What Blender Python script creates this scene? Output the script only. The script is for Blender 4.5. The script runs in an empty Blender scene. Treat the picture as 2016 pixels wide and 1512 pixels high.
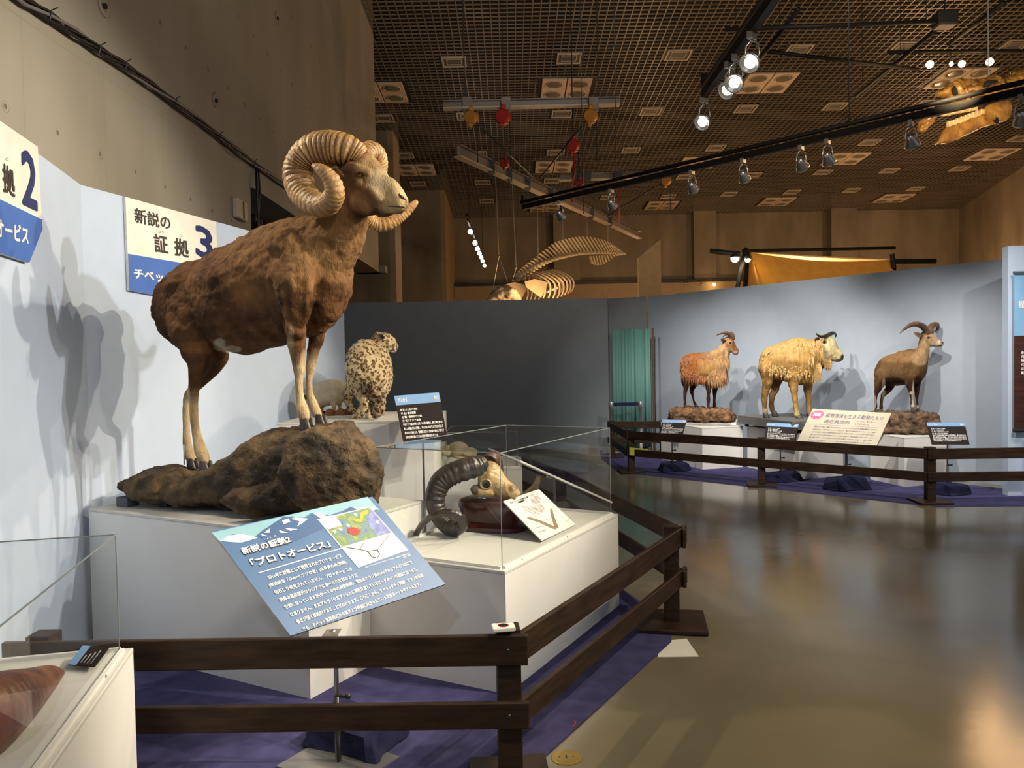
import bpy, bmesh, math, random
import numpy as np
from mathutils import Vector, Matrix
random.seed(4); np.random.seed(4)
SC = bpy.context.scene
COL = SC.collection
# ------------------------------------------------------------------ camera
FPX = 1540.0; CAMH = 1.6
PIT = math.atan(45 / FPX); ROLL = 0.019
FW = Vector((0, math.cos(PIT), -math.sin(PIT))); R0 = Vector((1, 0, 0)); U0 = Vector((0, math.sin(PIT), math.cos(PIT)))
RT = R0 * math.cos(ROLL) - U0 * math.sin(ROLL); UP = R0 * math.sin(ROLL) + U0 * math.cos(ROLL)
CP = Vector((0, 0, CAMH))
cd = bpy.data.cameras.new('camera'); cam = bpy.data.objects.new('camera', cd); COL.objects.link(cam)
cd.sensor_width = 36; cd.lens = FPX / 2016 * 36; cd.clip_end = 200
M3 = Matrix((RT, UP, -FW)).transposed()
cam.matrix_world = Matrix.Translation(CP) @ M3.to_4x4()
SC.camera = cam
# ------------------------------------------------------------------ world, exposure
w = bpy.data.worlds.new('world'); SC.world = w; w.use_nodes = True
w.node_tree.nodes['Background'].inputs[0].default_value = (0.62, 0.68, 0.78, 1)
w.node_tree.nodes['Background'].inputs[1].default_value = 0.30
SC.view_settings.view_transform = 'Standard'; SC.view_settings.look = 'None'
SC.view_settings.gamma = 1; SC.view_settings.use_curve_mapping = False
SC.view_settings.exposure = 0.0
SC.cycles.use_denoising = True
SC.cycles.max_bounces = 8; SC.cycles.diffuse_bounces = 3; SC.cycles.glossy_bounces = 3
SC.cycles.transparent_max_bounces = 12; SC.cycles.sample_clamp_indirect = 4.0
SC.cycles.caustics_reflective = False; SC.cycles.caustics_refractive = False

def light(kind, loc, tgt, energy, col, size=0.05, ang=60, blend=0.5):
    d = bpy.data.lights.new('spot_light' if kind == 'SPOT' else 'hall_light', kind); d.energy = energy; d.color = col
    d.shadow_soft_size = size
    if kind == 'SPOT': d.spot_size = math.radians(ang); d.spot_blend = blend
    o = bpy.data.objects.new(d.name, d); COL.objects.link(o); o.location = loc
    if tgt is not None: o.rotation_euler = (Vector(tgt) - Vector(loc)).to_track_quat('-Z', 'Y').to_euler()
    return o
WARM = (1.0, 0.84, 0.60); NEUT = (1.0, 0.93, 0.82); COOL = (0.80, 0.88, 1.0); AMB = (1.0, 0.60, 0.29)
# near exhibits, lit by the ceiling tracks above and to the right of the visitors
light('SPOT', (1.74, 7.0, 3.66), (-1.0, 4.4, 1.5), 160, WARM, 0.03, 56)
light('SPOT', (1.74, 5.6, 3.66), (-1.4, 4.2, 1.9), 260, WARM, 0.03, 60)
light('SPOT', (3.0, 4.0, 3.9), (-1.6, 4.5, 1.7), 620, WARM, 0.03, 60)
light('SPOT', (3.3, 2.6, 3.9), (0.1, 4.3, 0.5), 480, WARM, 0.03, 56)
light('SPOT', (2.9, 2.9, 3.9), (-2.2, 4.7, 1.2), 560, NEUT, 0.03, 60)
light('SPOT', (1.2, 0.2, 3.9), (-2.2, 4.0, 1.7), 150, NEUT, 0.03, 60)  # weak fill added from the front, not a track lamp
light('SPOT', (1.9, 1.6, 3.9), (-1.7, 2.3, 0.6), 380, WARM, 0.03, 60)
light('SPOT', (-2.6, 4.3, 3.75), (1.1, 4.0, 0.0), 230, WARM, 0.03, 66)
light('SPOT', (-0.8, -1.0, 3.9), (-0.8, 4.4, 1.0), 110, COOL, 0.06, 80)  # cool fill added from behind the camera, no lamp known there
light('SPOT', (1.5, 8.2, 3.7), (-1.2, 6.8, 1.2), 260, WARM, 0.03, 40)
# far animals, lit by the lamps of the long black track
for (x, y, tx, ty, tz, e) in ((0.9, 11.2, 2.2, 13.2, 1.2, 130), (1.7, 10.2, 2.9, 12.2, 1.1, 430), (2.5, 9.3, 3.9, 10.9, 1.1, 380),
                              (3.4, 8.3, 4.9, 9.9, 1.0, 340), (4.2, 7.3, 5.3, 9.3, 0.9, 250), (2.3, 9.6, 4.2, 11.8, 1.4, 220)):
    light('SPOT', (x, y, 3.72), (tx, ty, tz), e, NEUT, 0.03, 64, 0.9)
light('SPOT', (2.6, 6.2, 3.7), (3.0, 10.9, 0.1), 560, NEUT, 0.03, 50, 0.9)  # added nearer than the track to brighten the far plinths
light('SPOT', (4.6, 5.2, 3.7), (4.4, 9.4, 0.1), 460, NEUT, 0.03, 56, 0.9)  # second added spot for the far plinths, off the track
light('SPOT', (5.2, 6.6, 3.7), (6.2, 8.7, 1.4), 140, NEUT, 0.03, 60)
# warm hall beyond the partition walls
for (x, y, z, e) in ((1.0, 19.0, 3.0, 120), (6.5, 19.0, 3.2, 260), (12.0, 22.0, 3.4, 420), (5.0, 27.0, 3.2, 260), (15.0, 28.0, 3.4, 380), (7.5, 11.5, 4.4, 170)):
    light('POINT', (x, y, z), None, e, AMB, 0.25 if e != 170 else 0.7)
light('SPOT', (1.0, 6.0, 5.0), (0.3, 14.3, 9.0), 900, NEUT, 0.2, 44, 1.0)  # upward spot added to brighten the ceiling grid, no fixture there
light('SPOT', (3.0, 5.0, 5.0), (3.0, 18.0, 9.0), 700, WARM, 0.3, 90, 1.0)  # wide spot added for the same ceiling brightening
light('SPOT', (3.0, 1.0, 4.0), (-2.7, 9.5, 4.4), 420, WARM, 0.2, 75, 0.9)
light('SPOT', (6.0, 3.0, 5.5), (2.6, 6.2, 0.0), 260, WARM, 0.45, 70, 0.9)  # spot added to brighten the open floor

def raydir(px, py): return FW + RT * ((px - 1008) / FPX) + UP * ((756 - py) / FPX)
def PZ(px, py, z):
    d = raydir(px, py); return CP + d * ((z - CAMH) / d.z)
def PY(px, py, Y):
    d = raydir(px, py); return CP + d * (Y / d.y)
def PPL(px, py, O, n):
    d = raydir(px, py); return CP + d * ((Vector(O) - CP).dot(n) / d.dot(n))
def PROJ(p):
    q = Vector(p) - CP; z = q.dot(FW); return 1008 + FPX * q.dot(RT) / z, 756 - FPX * q.dot(UP) / z
U1 = Vector((0.476, 0.8795, 0)); U2 = Vector((-0.8795, 0.476, 0)); ZU = Vector((0, 0, 1))

# ------------------------------------------------------------------ object helpers
def tag(o, label=None, cat=None, group=None, kind=None):
    if label: o['label'] = label
    if cat: o['category'] = cat
    if group: o['group'] = group
    if kind: o['kind'] = kind
    return o
def empty(name, loc, label, cat, group=None, rz=0):
    o = bpy.data.objects.new(name, None); COL.objects.link(o); o.location = loc; o.rotation_euler = (0, 0, rz)
    o.empty_display_size = 0.1
    return tag(o, label, cat, group)
def copy_tree(o, parent=None):
    c = o.copy(); COL.objects.link(c)
    if parent is not None: c.parent = parent
    for ch in [x for x in bpy.data.objects if x.parent == o]:
        copy_tree(ch, c)
    return c
KIDS = {}
class G:
    def __init__(s): s.v = []; s.f = []
    def add(s, vs, fs):
        b = len(s.v); s.v += [Vector(p) for p in vs]; s.f += [tuple(b + i for i in f) for f in fs]; return s
    def hexa(s, p):  # 8 points: bottom 4 ccw, top 4 ccw
        return s.add(p, [(3, 2, 1, 0), (4, 5, 6, 7), (0, 1, 5, 4), (1, 2, 6, 5), (2, 3, 7, 6), (3, 0, 4, 7)])
    def obox(s, c, ax, ay, az, b=0.0):
        c = Vector(c); ax = Vector(ax); ay = Vector(ay); az = Vector(az)
        if b <= 0:
            return s.hexa([c - ax - ay - az, c + ax - ay - az, c + ax + ay - az, c - ax + ay - az,
                           c - ax - ay + az, c + ax - ay + az, c + ax + ay + az, c - ax + ay + az])
        pts = []; L = [ax.length, ay.length, az.length]; k = [max(0.0, 1 - b / l) for l in L]
        for (X, Y, Z) in ((k[0], k[1], 1), (k[0], 1, k[2]), (1, k[1], k[2])):
            for sx in (-1, 1):
                for sy in (-1, 1):
                    for sz in (-1, 1): pts.append(c + ax * (X * sx) + ay * (Y * sy) + az * (Z * sz))
        bm = bmesh.new(); [bm.verts.new(p) for p in pts]
        bmesh.ops.convex_hull(bm, input=bm.verts); bm.verts.index_update()
        s.add([v.co.copy() for v in bm.verts], [tuple(v.index for v in f.verts) for f in bm.faces]); bm.free(); return s
    def box(s, x0, x1, y0, y1, z0, z1, b=0.0):
        return s.obox(((x0 + x1) / 2, (y0 + y1) / 2, (z0 + z1) / 2), ((x1 - x0) / 2, 0, 0), (0, (y1 - y0) / 2, 0), (0, 0, (z1 - z0) / 2), b)
    def beam(s, a, b, w, h, up=ZU, bev=0.0):
        a = Vector(a); b = Vector(b); t = (b - a); sd = t.cross(up).normalized(); u2 = sd.cross(t).normalized()
        return s.obox((a + b) / 2, t / 2, sd * (w / 2), u2 * (h / 2), bev)
    def prism(s, poly, d):
        poly = [Vector(p) for p in poly]; d = Vector(d); n = len(poly)
        return s.add(poly + [p + d for p in poly], [tuple(range(n))[::-1], tuple(range(n, 2 * n))] + [(i, (i + 1) % n, n + (i + 1) % n, n + i) for i in range(n)])
    def rings(s, rings, cap=True):
        n = len(rings[0]); vs = [p for r in rings for p in r]; fs = []
        for i in range(len(rings) - 1):
            for j in range(n):
                k = (j + 1) % n; fs.append((i * n + j, i * n + k, (i + 1) * n + k, (i + 1) * n + j))
        if cap: fs.append(tuple(range(n))[::-1]); fs.append(tuple((len(rings) - 1) * n + j for j in range(n)))
        return s.add(vs, fs)
    def tube(s, pts, rad, n=10, mod=None, k=1.0, ref=None):
        pts = [Vector(p) for p in pts]; m = len(pts)
        if not hasattr(rad, '__len__'): rad = [rad] * m
        t0 = (pts[1] - pts[0]).normalized(); a = Vector(ref) if ref is not None else (Vector((0, 0, 1)) if abs(t0.z) < 0.9 else Vector((1, 0, 0)))
        rr = []
        for i in range(m):
            t = (pts[min(i + 1, m - 1)] - pts[max(i - 1, 0)]).normalized()
            a = (a - t * a.dot(t)); a = a.normalized() if a.length > 1e-6 else t.orthogonal().normalized()
            b = t.cross(a)
            rr.append([pts[i] + (a * math.cos(2 * math.pi * j / n) * k + b * math.sin(2 * math.pi * j / n)) * rad[i] * (mod(i, j) if mod else 1) for j in range(n)])
        return s.rings(rr)
    def lathe(s, prof, c=(0, 0, 0), n=20, ax=ZU):
        c = Vector(c); ax = Vector(ax).normalized(); e1 = ax.orthogonal().normalized(); e2 = ax.cross(e1)
        return s.rings([[c + ax * z + (e1 * math.cos(2 * math.pi * j / n) + e2 * math.sin(2 * math.pi * j / n)) * max(r, 1e-4) for j in range(n)] for r, z in prof])
    def ell(s, c, rx, ry=None, rz=None, X=Vector((1, 0, 0)), Y=Vector((0, 1, 0)), Z=ZU, n=12, m=8):
        ry = ry or rx; rz = rz or rx; c = Vector(c)
        return s.rings([[c + Z * (rz * -math.cos(math.pi * (i + .02) / (m + .04))) + (X * rx * math.cos(2 * math.pi * j / n) + Y * ry * math.sin(2 * math.pi * j / n)) * math.sin(math.pi * (i + .02) / (m + .04)) for j in range(n)] for i in range(m + 1)])
    def build(s, name, mat, parent=None, smooth=False, origin=None):
        off = Vector((0, 0, 0))
        if parent is not None:
            p = parent
            while p is not None: off += p.location; p = p.parent
        if parent is None and origin is not None: off = Vector(origin)
        if parent is not None and parent.get('_local'): off = Vector((0, 0, 0))
        me = bpy.data.meshes.new(name); me.from_pydata([tuple(p - off) for p in s.v], [], s.f)
        me.validate(); bm = bmesh.new(); bm.from_mesh(me); bmesh.ops.recalc_face_normals(bm, faces=bm.faces); bm.to_mesh(me); bm.free()
        if mat: me.materials.append(mat)
        if smooth: me.polygons.foreach_set('use_smooth', [True] * len(me.polygons))
        o = bpy.data.objects.new(name, me); COL.objects.link(o)
        if parent is not None: o.parent = parent
        else: o.location = off
        return o
def struct(name, g, mat, smooth=False):
    return tag(g.build(name, mat, smooth=smooth), kind='structure')
def autosm(o, ang=40):
    me = o.data; me.polygons.foreach_set('use_smooth', [True] * len(me.polygons))
    try: me.set_sharp_from_angle(angle=math.radians(ang))
    except Exception: pass
    return o

# ------------------------------------------------------------------ materials
def lin(r, g, b): return tuple(((c / 255) / 12.92 if c / 255 <= 0.04045 else ((c / 255 + 0.055) / 1.055) ** 2.4) for c in (r, g, b)) + (1,)
def pm(name, base, rough=0.6, metal=0.0, c2=None, scale=6.0, stretch=(1, 1, 1), bump=0.0, bscale=60.0, bstretch=(1, 1, 1), spec=0.5,
       detail=5.0, contrast=(0.35, 0.65), emit=None, estr=0.0, coat=0.0, attr=None, rvar=0.0, fac=1.0):
    m = bpy.data.materials.new(name); m.use_nodes = True; nt = m.node_tree; N = nt.nodes; L = nt.links
    b = N['Principled BSDF']; b.inputs['Roughness'].default_value = rough; b.inputs['Metallic'].default_value = metal
    b.inputs['Specular IOR Level'].default_value = spec; b.inputs['Coat Weight'].default_value = coat
    tc = N.new('ShaderNodeTexCoord'); mp = N.new('ShaderNodeMapping'); mp.inputs['Scale'].default_value = stretch
    L.new(tc.outputs['Object'], mp.inputs[0])
    nz = N.new('ShaderNodeTexNoise'); nz.inputs['Scale'].default_value = scale; nz.inputs['Detail'].default_value = detail
    L.new(mp.outputs[0], nz.inputs['Vector'])
    rp = N.new('ShaderNodeMapRange'); rp.inputs[1].default_value = contrast[0]; rp.inputs[2].default_value = contrast[1]; rp.inputs[4].default_value = fac
    L.new(nz.outputs['Fac'], rp.inputs[0])
    mx = N.new('ShaderNodeMix'); mx.data_type = 'RGBA'
    mx.inputs[6].default_value = tuple(base)[:3] + (1,)
    c2 = c2 or tuple(c * 0.88 for c in base[:3]); mx.inputs[7].default_value = tuple(c2)[:3] + (1,)
    L.new(rp.outputs[0], mx.inputs[0]); out = mx.outputs[2]
    if attr:
        at = N.new('ShaderNodeVertexColor'); at.layer_name = attr
        ml = N.new('ShaderNodeMix'); ml.data_type = 'RGBA'; ml.blend_type = 'MULTIPLY'; ml.inputs[0].default_value = 1
        L.new(at.outputs[0], ml.inputs[6]); L.new(out, ml.inputs[7]); out = ml.outputs[2]
    L.new(out, b.inputs['Base Color'])
    if rvar:
        rr = N.new('ShaderNodeMapRange'); rr.inputs[3].default_value = rough - rvar; rr.inputs[4].default_value = rough + rvar
        L.new(nz.outputs['Fac'], rr.inputs[0]); L.new(rr.outputs[0], b.inputs['Roughness'])
    if bump:
        mp2 = N.new('ShaderNodeMapping'); mp2.inputs['Scale'].default_value = bstretch; L.new(tc.outputs['Object'], mp2.inputs[0])
        n2 = N.new('ShaderNodeTexNoise'); n2.inputs['Scale'].default_value = bscale; n2.inputs['Detail'].default_value = 6; L.new(mp2.outputs[0], n2.inputs['Vector'])
        bp = N.new('ShaderNodeBump'); bp.inputs['Strength'].default_value = bump; bp.inputs['Distance'].default_value = 0.01
        L.new(n2.outputs['Fac'], bp.inputs['Height']); L.new(bp.outputs[0], b.inputs['Normal'])
    if emit: b.inputs['Emission Color'].default_value = tuple(emit)[:3] + (1,); b.inputs['Emission Strength'].default_value = estr
    return m
def glass_mat(name, tint=(0.97, 0.985, 0.98), rgh=0.0):
    m = bpy.data.materials.new(name); m.use_nodes = True; nt = m.node_tree; N = nt.nodes; L = nt.links
    N.remove(N['Principled BSDF']); o = N['Material Output']
    t = N.new('ShaderNodeBsdfTransparent'); t.inputs[0].default_value = tint + (1,)
    g = N.new('ShaderNodeBsdfGlossy'); g.inputs['Roughness'].default_value = rgh
    fr = N.new('ShaderNodeFresnel'); mx = N.new('ShaderNodeMixShader'); ge = N.new('ShaderNodeNewGeometry'); mr = N.new('ShaderNodeMapRange'); mr.inputs[3].default_value = 1.45; mr.inputs[4].default_value = 1 / 1.45
    L.new(ge.outputs['Backfacing'], mr.inputs[0]); L.new(mr.outputs[0], fr.inputs[0])
    L.new(fr.outputs[0], mx.inputs[0]); L.new(t.outputs[0], mx.inputs[1]); L.new(g.outputs[0], mx.inputs[2]); L.new(mx.outputs[0], o.inputs[0])
    return m
M = {}
M['blue_wall'] = pm('pale_blue_panel', (0.47, 0.56, 0.72), 0.75, c2=(0.45, 0.54, 0.70), bump=0.04, bscale=200)
M['grey_wall'] = pm('grey_blue_partition', (0.25, 0.275, 0.31), 0.75, c2=(0.235, 0.26, 0.295), bump=0.04, bscale=200)
M['wallC'] = pm('blue_grey_partition', (0.37, 0.43, 0.52), 0.75, c2=(0.35, 0.41, 0.50), bump=0.04, bscale=200)
M['white'] = pm('white_board', (0.72, 0.71, 0.69), 0.55, c2=(0.70, 0.69, 0.66), bump=0.03, bscale=150)
M['whitetop'] = pm('white_table_top', (0.60, 0.59, 0.56), 0.6, c2=(0.55, 0.54, 0.50), scale=2, bump=0.03)
M['concrete'] = None
M['floor'] = pm('polished_floor', (0.150, 0.128, 0.082), 0.17, c2=(0.215, 0.187, 0.125), scale=0.8, rvar=0.07, spec=0.6, bump=0.03, bscale=14, contrast=(0.3, 0.7))
M['carpet'] = pm('purple_carpet', (0.068, 0.064, 0.165), 0.95, c2=(0.048, 0.046, 0.12), scale=9, bump=0.5, bscale=350, spec=0.1)
M['wood'] = pm('dark_stained_wood', (0.017, 0.009, 0.005), 0.5, c2=(0.038, 0.021, 0.012), scale=4, stretch=(1.5, 1.5, 9), bump=0.1, bscale=12, bstretch=(2, 2, 14), spec=0.25)
M['navy'] = pm('navy_cloth', (0.020, 0.022, 0.060), 0.9, c2=(0.014, 0.015, 0.045), bump=0.4, bscale=40, spec=0.15)
M['steel'] = pm('brushed_steel', (0.62, 0.61, 0.59), 0.28, 0.85)
M['darksteel'] = pm('dark_steel', (0.05, 0.05, 0.055), 0.4, 0.6)
M['black'] = pm('black_paint', (0.008, 0.008, 0.008), 0.45)
M['blacktube'] = pm('black_truss_paint', (0.006, 0.006, 0.007), 0.6, spec=.25)
M['grille'] = pm('ceiling_grid_metal', (0.24, 0.195, 0.145), 0.42, 0.4, c2=(0.20, 0.16, 0.12), scale=2)
M['plenum'] = pm('dark_plenum', (0.012, 0.009, 0.007), 0.9)
M['fixture'] = pm('fixture_frame', (0.50, 0.42, 0.34), 0.5)
M['fixpanel'] = pm('fixture_panel', (0.60, 0.47, 0.36), 0.5)
M['lens'] = pm('lamp_lens', (0.16, 0.14, 0.10), 0.25, spec=0.6)
M['recess'] = pm('vent_recess', (0.10, 0.095, 0.09), 0.6)
M['greybeam'] = pm('grey_steel_beam', (0.20, 0.18, 0.17), 0.5, 0.2)
M['beamflange'] = pm('pale_steel_flange', (0.45, 0.38, 0.30), 0.5)
M['red'] = pm('red_hoist_paint', (0.35, 0.02, 0.015), 0.4)
M['yellow'] = pm('orange_hoist_paint', (0.45, 0.20, 0.03), 0.4)
M['glow'] = pm('lit_lamp', (1, 1, 1), 0.5, emit=(1.0, 0.93, 0.80), estr=40)
M['glow2'] = pm('lit_gold_lamp', (1, 0.8, 0.4), 0.5, emit=(1.0, 0.62, 0.20), estr=60)
M['glass'] = glass_mat('acrylic_pane')
M['glassedge'] = pm('acrylic_edge', (0.22, 0.25, 0.25), 0.2)
M['signwhite'] = pm('sign_cream', (0.80, 0.77, 0.70), 0.6)
M['signblue'] = pm('sign_blue', lin(62, 105, 186)[:3], 0.6)
M['navyink'] = pm('navy_ink', lin(22, 42, 98)[:3], 0.6)
M['ink'] = pm('dark_ink', (0.035, 0.028, 0.025), 0.6)
M['whiteink'] = pm('white_ink', (0.85, 0.85, 0.83), 0.6)
M['boardblue'] = pm('board_blue', lin(64, 101, 145)[:3], 0.45, c2=lin(59, 95, 138)[:3])
M['boardsky'] = pm('board_sky', lin(128, 172, 186)[:3], 0.45)
M['mountblue'] = pm('mountain_blue', lin(48, 84, 131)[:3], 0.45)
M['snow'] = pm('snow_white', (0.80, 0.80, 0.75), 0.5)
M['labeldark'] = pm('label_dark', (0.020, 0.015, 0.014), 0.75, spec=.15)
M['labelblue'] = pm('label_blue', lin(120, 160, 205)[:3], 0.45)
M['paper'] = pm('white_paper', (0.80, 0.78, 0.72), 0.6)
M['cream'] = pm('cream_board', (0.47, 0.42, 0.32), 0.5)
M['brass'] = pm('brass', (0.50, 0.36, 0.10), 0.35, 0.8)
M['bone'] = pm('bone', (0.62, 0.50, 0.30), 0.5, c2=(0.45, 0.32, 0.17), scale=14, bump=0.25, bscale=40)
M['whalebone'] = pm('whale_bone', (0.62, 0.52, 0.36), 0.55, c2=(0.45, 0.34, 0.2), scale=3, bump=0.2)
M['goldbone'] = pm('golden_cast_bone', (0.40, 0.22, 0.06), 0.35, c2=(0.16, 0.075, 0.02), scale=7, bump=0.4, bscale=14, spec=0.7)
M['teal'] = pm('teal_curtain', (0.13, 0.31, 0.28), 0.55, c2=(0.17, 0.37, 0.34), scale=1.5, stretch=(3, 3, .4))
M['orange'] = pm('orange_canvas', (0.55, 0.27, 0.04), 0.8, c2=(0.48, 0.22, 0.03), bump=0.2, bscale=5)
M['canvas'] = pm('beige_canvas', (0.55, 0.42, 0.24), 0.8, bump=0.3, bscale=4)
M['redwood'] = pm('dark_red_wood', (0.075, 0.012, 0.012), 0.3, c2=(0.045, 0.010, 0.010), scale=3, stretch=(1, 1, 8), coat=0.4)
M['block'] = pm('grey_block', (0.10, 0.11, 0.13), 0.8)
M['pink'] = pm('pink_ink', (0.75, 0.10, 0.22), 0.5)
M['greytext'] = pm('lilac_ink', (0.20, 0.16, 0.21), 0.6)
M['signyellow'] = pm('yellow_sign', (0.50, 0.48, 0.10), 0.5)
M['desertsky'] = pm('print_sky', lin(104, 158, 205)[:3], 0.5, c2=lin(140, 185, 222)[:3], scale=1.2)
M['desert'] = pm('print_desert', lin(74, 40, 32)[:3], 0.5, c2=lin(45, 24, 20)[:3], scale=4, stretch=(1, 1, 6))
M['eye'] = pm('glass_eye', (0.015, 0.010, 0.006), 0.08, spec=0.8)
M['iris'] = pm('amber_iris', (0.30, 0.15, 0.04), 0.15, spec=0.8)
M['hoof'] = pm('dark_hoof', (0.060, 0.045, 0.035), 0.45, c2=(0.03, 0.022, 0.018), scale=30)
M['darkhorn'] = pm('black_horn', (0.030, 0.024, 0.020), 0.35, c2=(0.018, 0.014, 0.012), scale=20, bump=0.3, bscale=30)
M['brownhorn'] = pm('brown_horn', (0.16, 0.085, 0.045), 0.4, c2=(0.07, 0.035, 0.02), scale=20, bump=0.3, bscale=30)
M['orangerock'] = pm('orange_gravel', (0.35, 0.14, 0.05), 0.8, bump=0.5)
# concrete with formwork seams
def concrete(name, base, c2, seam=0.9, axis=1, warm=0):
    m = pm(name, base, 0.72, c2=c2, scale=0.9, stretch=(1, 1, .35), bump=0.12, bscale=9, detail=8)
    nt = m.node_tree; N = nt.nodes; L = nt.links
    mx = [n for n in N if n.type == 'MIX'][0]; b = N['Principled BSDF']; [n for n in N if n.type == 'MAP_RANGE'][0].inputs[1].default_value = .30; [n for n in N if n.type == 'MAP_RANGE'][0].inputs[2].default_value = .70
    tc = [n for n in N if n.type == 'TEX_COORD'][0]; sp = N.new('ShaderNodeSeparateXYZ'); L.new(tc.outputs['Object'], sp.inputs[0])
    def seams(sock, per, wd):
        a = N.new('ShaderNodeMath'); a.operation = 'DIVIDE'; a.inputs[1].default_value = per; L.new(sock, a.inputs[0])
        c = N.new('ShaderNodeMath'); c.operation = 'FRACT'; L.new(a.outputs[0], c.inputs[0])
        d = N.new('ShaderNodeMath'); d.operation = 'LESS_THAN'; d.inputs[1].default_value = wd * .5 / per; L.new(c.outputs[0], d.inputs[0]); return d.outputs[0]
    s1 = seams(sp.outputs[axis], seam, 0.012); s2 = seams(sp.outputs[2], 1.8, 0.012)
    mxx = N.new('ShaderNodeMath'); mxx.operation = 'MAXIMUM'; L.new(s1, mxx.inputs[0]); L.new(s2, mxx.inputs[1])
    k = N.new('ShaderNodeMath'); k.operation = 'MULTIPLY'; k.inputs[1].default_value = 0.28; L.new(mxx.outputs[0], k.inputs[0])
    m2 = N.new('ShaderNodeMix'); m2.data_type = 'RGBA'; L.new(k.outputs[0], m2.inputs[0]); L.new(mx.outputs[2], m2.inputs[6]); m2.inputs[7].default_value = tuple(c * .4 for c in base) + (1,)
    L.new(m2.outputs[2], b.inputs['Base Color']); return m
M['concrete'] = concrete('board_marked_concrete', (0.33, 0.30, 0.245), (0.235, 0.21, 0.165), 0.9, 1)
M['concfar'] = concrete('far_concrete', (0.29, 0.24, 0.175), (0.15, 0.12, 0.085), 1.5, 0)
M['concdark'] = pm('concrete_pit', (0.15, 0.135, 0.11), 0.8)
M['concstrip'] = pm('pale_concrete_edge', (0.34, 0.25, 0.16), 0.7)  # also the paler tone that paints the lit pillar sides

# ------------------------------------------------------------------ lettering and prints
def text_mesh(body, bold=0.0):
    c = bpy.data.curves.new('t', 'FONT'); c.body = body; c.resolution_u = 2
    o = bpy.data.objects.new('t', c); COL.objects.link(o)
    dg = bpy.context.evaluated_depsgraph_get(); me = bpy.data.meshes.new_from_object(o.evaluated_get(dg)); bpy.data.objects.remove(o)
    if bold:
        n = len(me.vertices); co = np.empty(n * 3); me.vertices.foreach_get('co', co); co = co.reshape(-1, 3); fs = [tuple(p.vertices) for p in me.polygons]; vv = []; ff = []
        for k, (dx, dy) in enumerate([(0, 0)] + [(math.cos(q * math.pi / 4), math.sin(q * math.pi / 4)) for q in range(8)]):
            vv.append(co + np.array([dx * bold, dy * bold, k * .00012])); ff += [tuple(i + k * n for i in f) for f in fs]
        me = bpy.data.meshes.new('t'); me.from_pydata(np.vstack(vv).tolist(), [], ff)
    return me
def lettering(body, A, B, C, mat, parent, bold=0.0, name='lettering', lift=0.0015, nrm=None):
    """text whose box runs from A (lower left) to B (lower right), C is the upper left."""
    me = text_mesh(body, bold); n = len(me.vertices)
    if n == 0: return None
    co = np.empty(n * 3); me.vertices.foreach_get('co', co); co = co.reshape(-1, 3)
    x0, y0 = co[:, 0].min(), co[:, 1].min(); sx = np.ptp(co[:, 0]); sy = np.ptp(co[:, 1])
    if all(ord(ch) > 0x2fff for ch in body) and len(body) > 3: y0, sy = -0.12, 1.0
    A = Vector(A); u = Vector(B) - A; v = Vector(C) - A
    nn = nrm if nrm is not None else u.cross(v).normalized()
    off = Vector((0, 0, 0)); p = parent
    while p is not None: off += p.location; p = p.parent
    base = A + nn * lift - off
    W = np.array(base)[None] + ((co[:, 0] - x0) / sx)[:, None] * np.array(u)[None] + ((co[:, 1] - y0) / sy)[:, None] * np.array(v)[None] + co[:, 2][:, None] * np.array(nn)[None]
    me.vertices.foreach_set('co', W.ravel()); me.materials.clear(); me.materials.append(mat); me.update()
    o = bpy.data.objects.new(name, me); COL.objects.link(o); o.parent = parent; me.name = name
    return o
class Board:
    """a flat board given by four traced corners on one plane of the room; prints and letters lie on it."""
    def __init__(s, corners, O, n, thick=0.008):
        s.n = Vector(n).normalized(); s.O = Vector(O)
        if s.n.dot(CP - s.O) < 0: s.n = -s.n
        s.c = [s.at(*p) for p in corners]; s.th = thick
    def at(s, px, py, off=0.0):
        p = PPL(px, py, s.O, s.n); return p + s.n * off
    def uv(s, a, b, off=0.0):   # a right, b down, 0..1
        c = s.c; return (c[0] * (1 - a) + c[1] * a) * (1 - b) + (c[3] * (1 - a) + c[2] * a) * b + s.n * off
    def slab(s, name, mat, parent):
        return G().prism([p - s.n * s.th for p in s.c], s.n * s.th).build(name, mat, parent)
    def poly(s, name, uvs, mat, parent, off=0.0008):
        return G().prism([s.uv(a, b) for a, b in uvs], s.n * off).build(name, mat, parent)
    def pxpoly(s, name, pts, mat, parent, off=0.0008):
        return G().prism([s.at(*p) for p in pts], s.n * off).build(name, mat, parent)
    def text(s, body, a0, a1, b0, b1, mat, parent, bold=0.0, lift=0.0022):
        return lettering(body, s.uv(a0, b1), s.uv(a1, b1), s.uv(a0, b0), mat, parent, bold, lift=lift, nrm=s.n)
def tilted(cpx, depth, fx, tilt):
    """origin and normal of a lectern board: faces (fx, -.) and leans back by tilt degrees from horizontal."""
    O = PY(cpx[0], cpx[1], depth); f = Vector((fx, -math.sqrt(1 - fx * fx), 0)); t = math.radians(tilt)
    d = f * math.cos(t) - ZU * math.sin(t); e = Vector((-f.y, f.x, 0)); n = e.cross(d); n = n if n.z > 0 else -n
    return O, n
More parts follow.
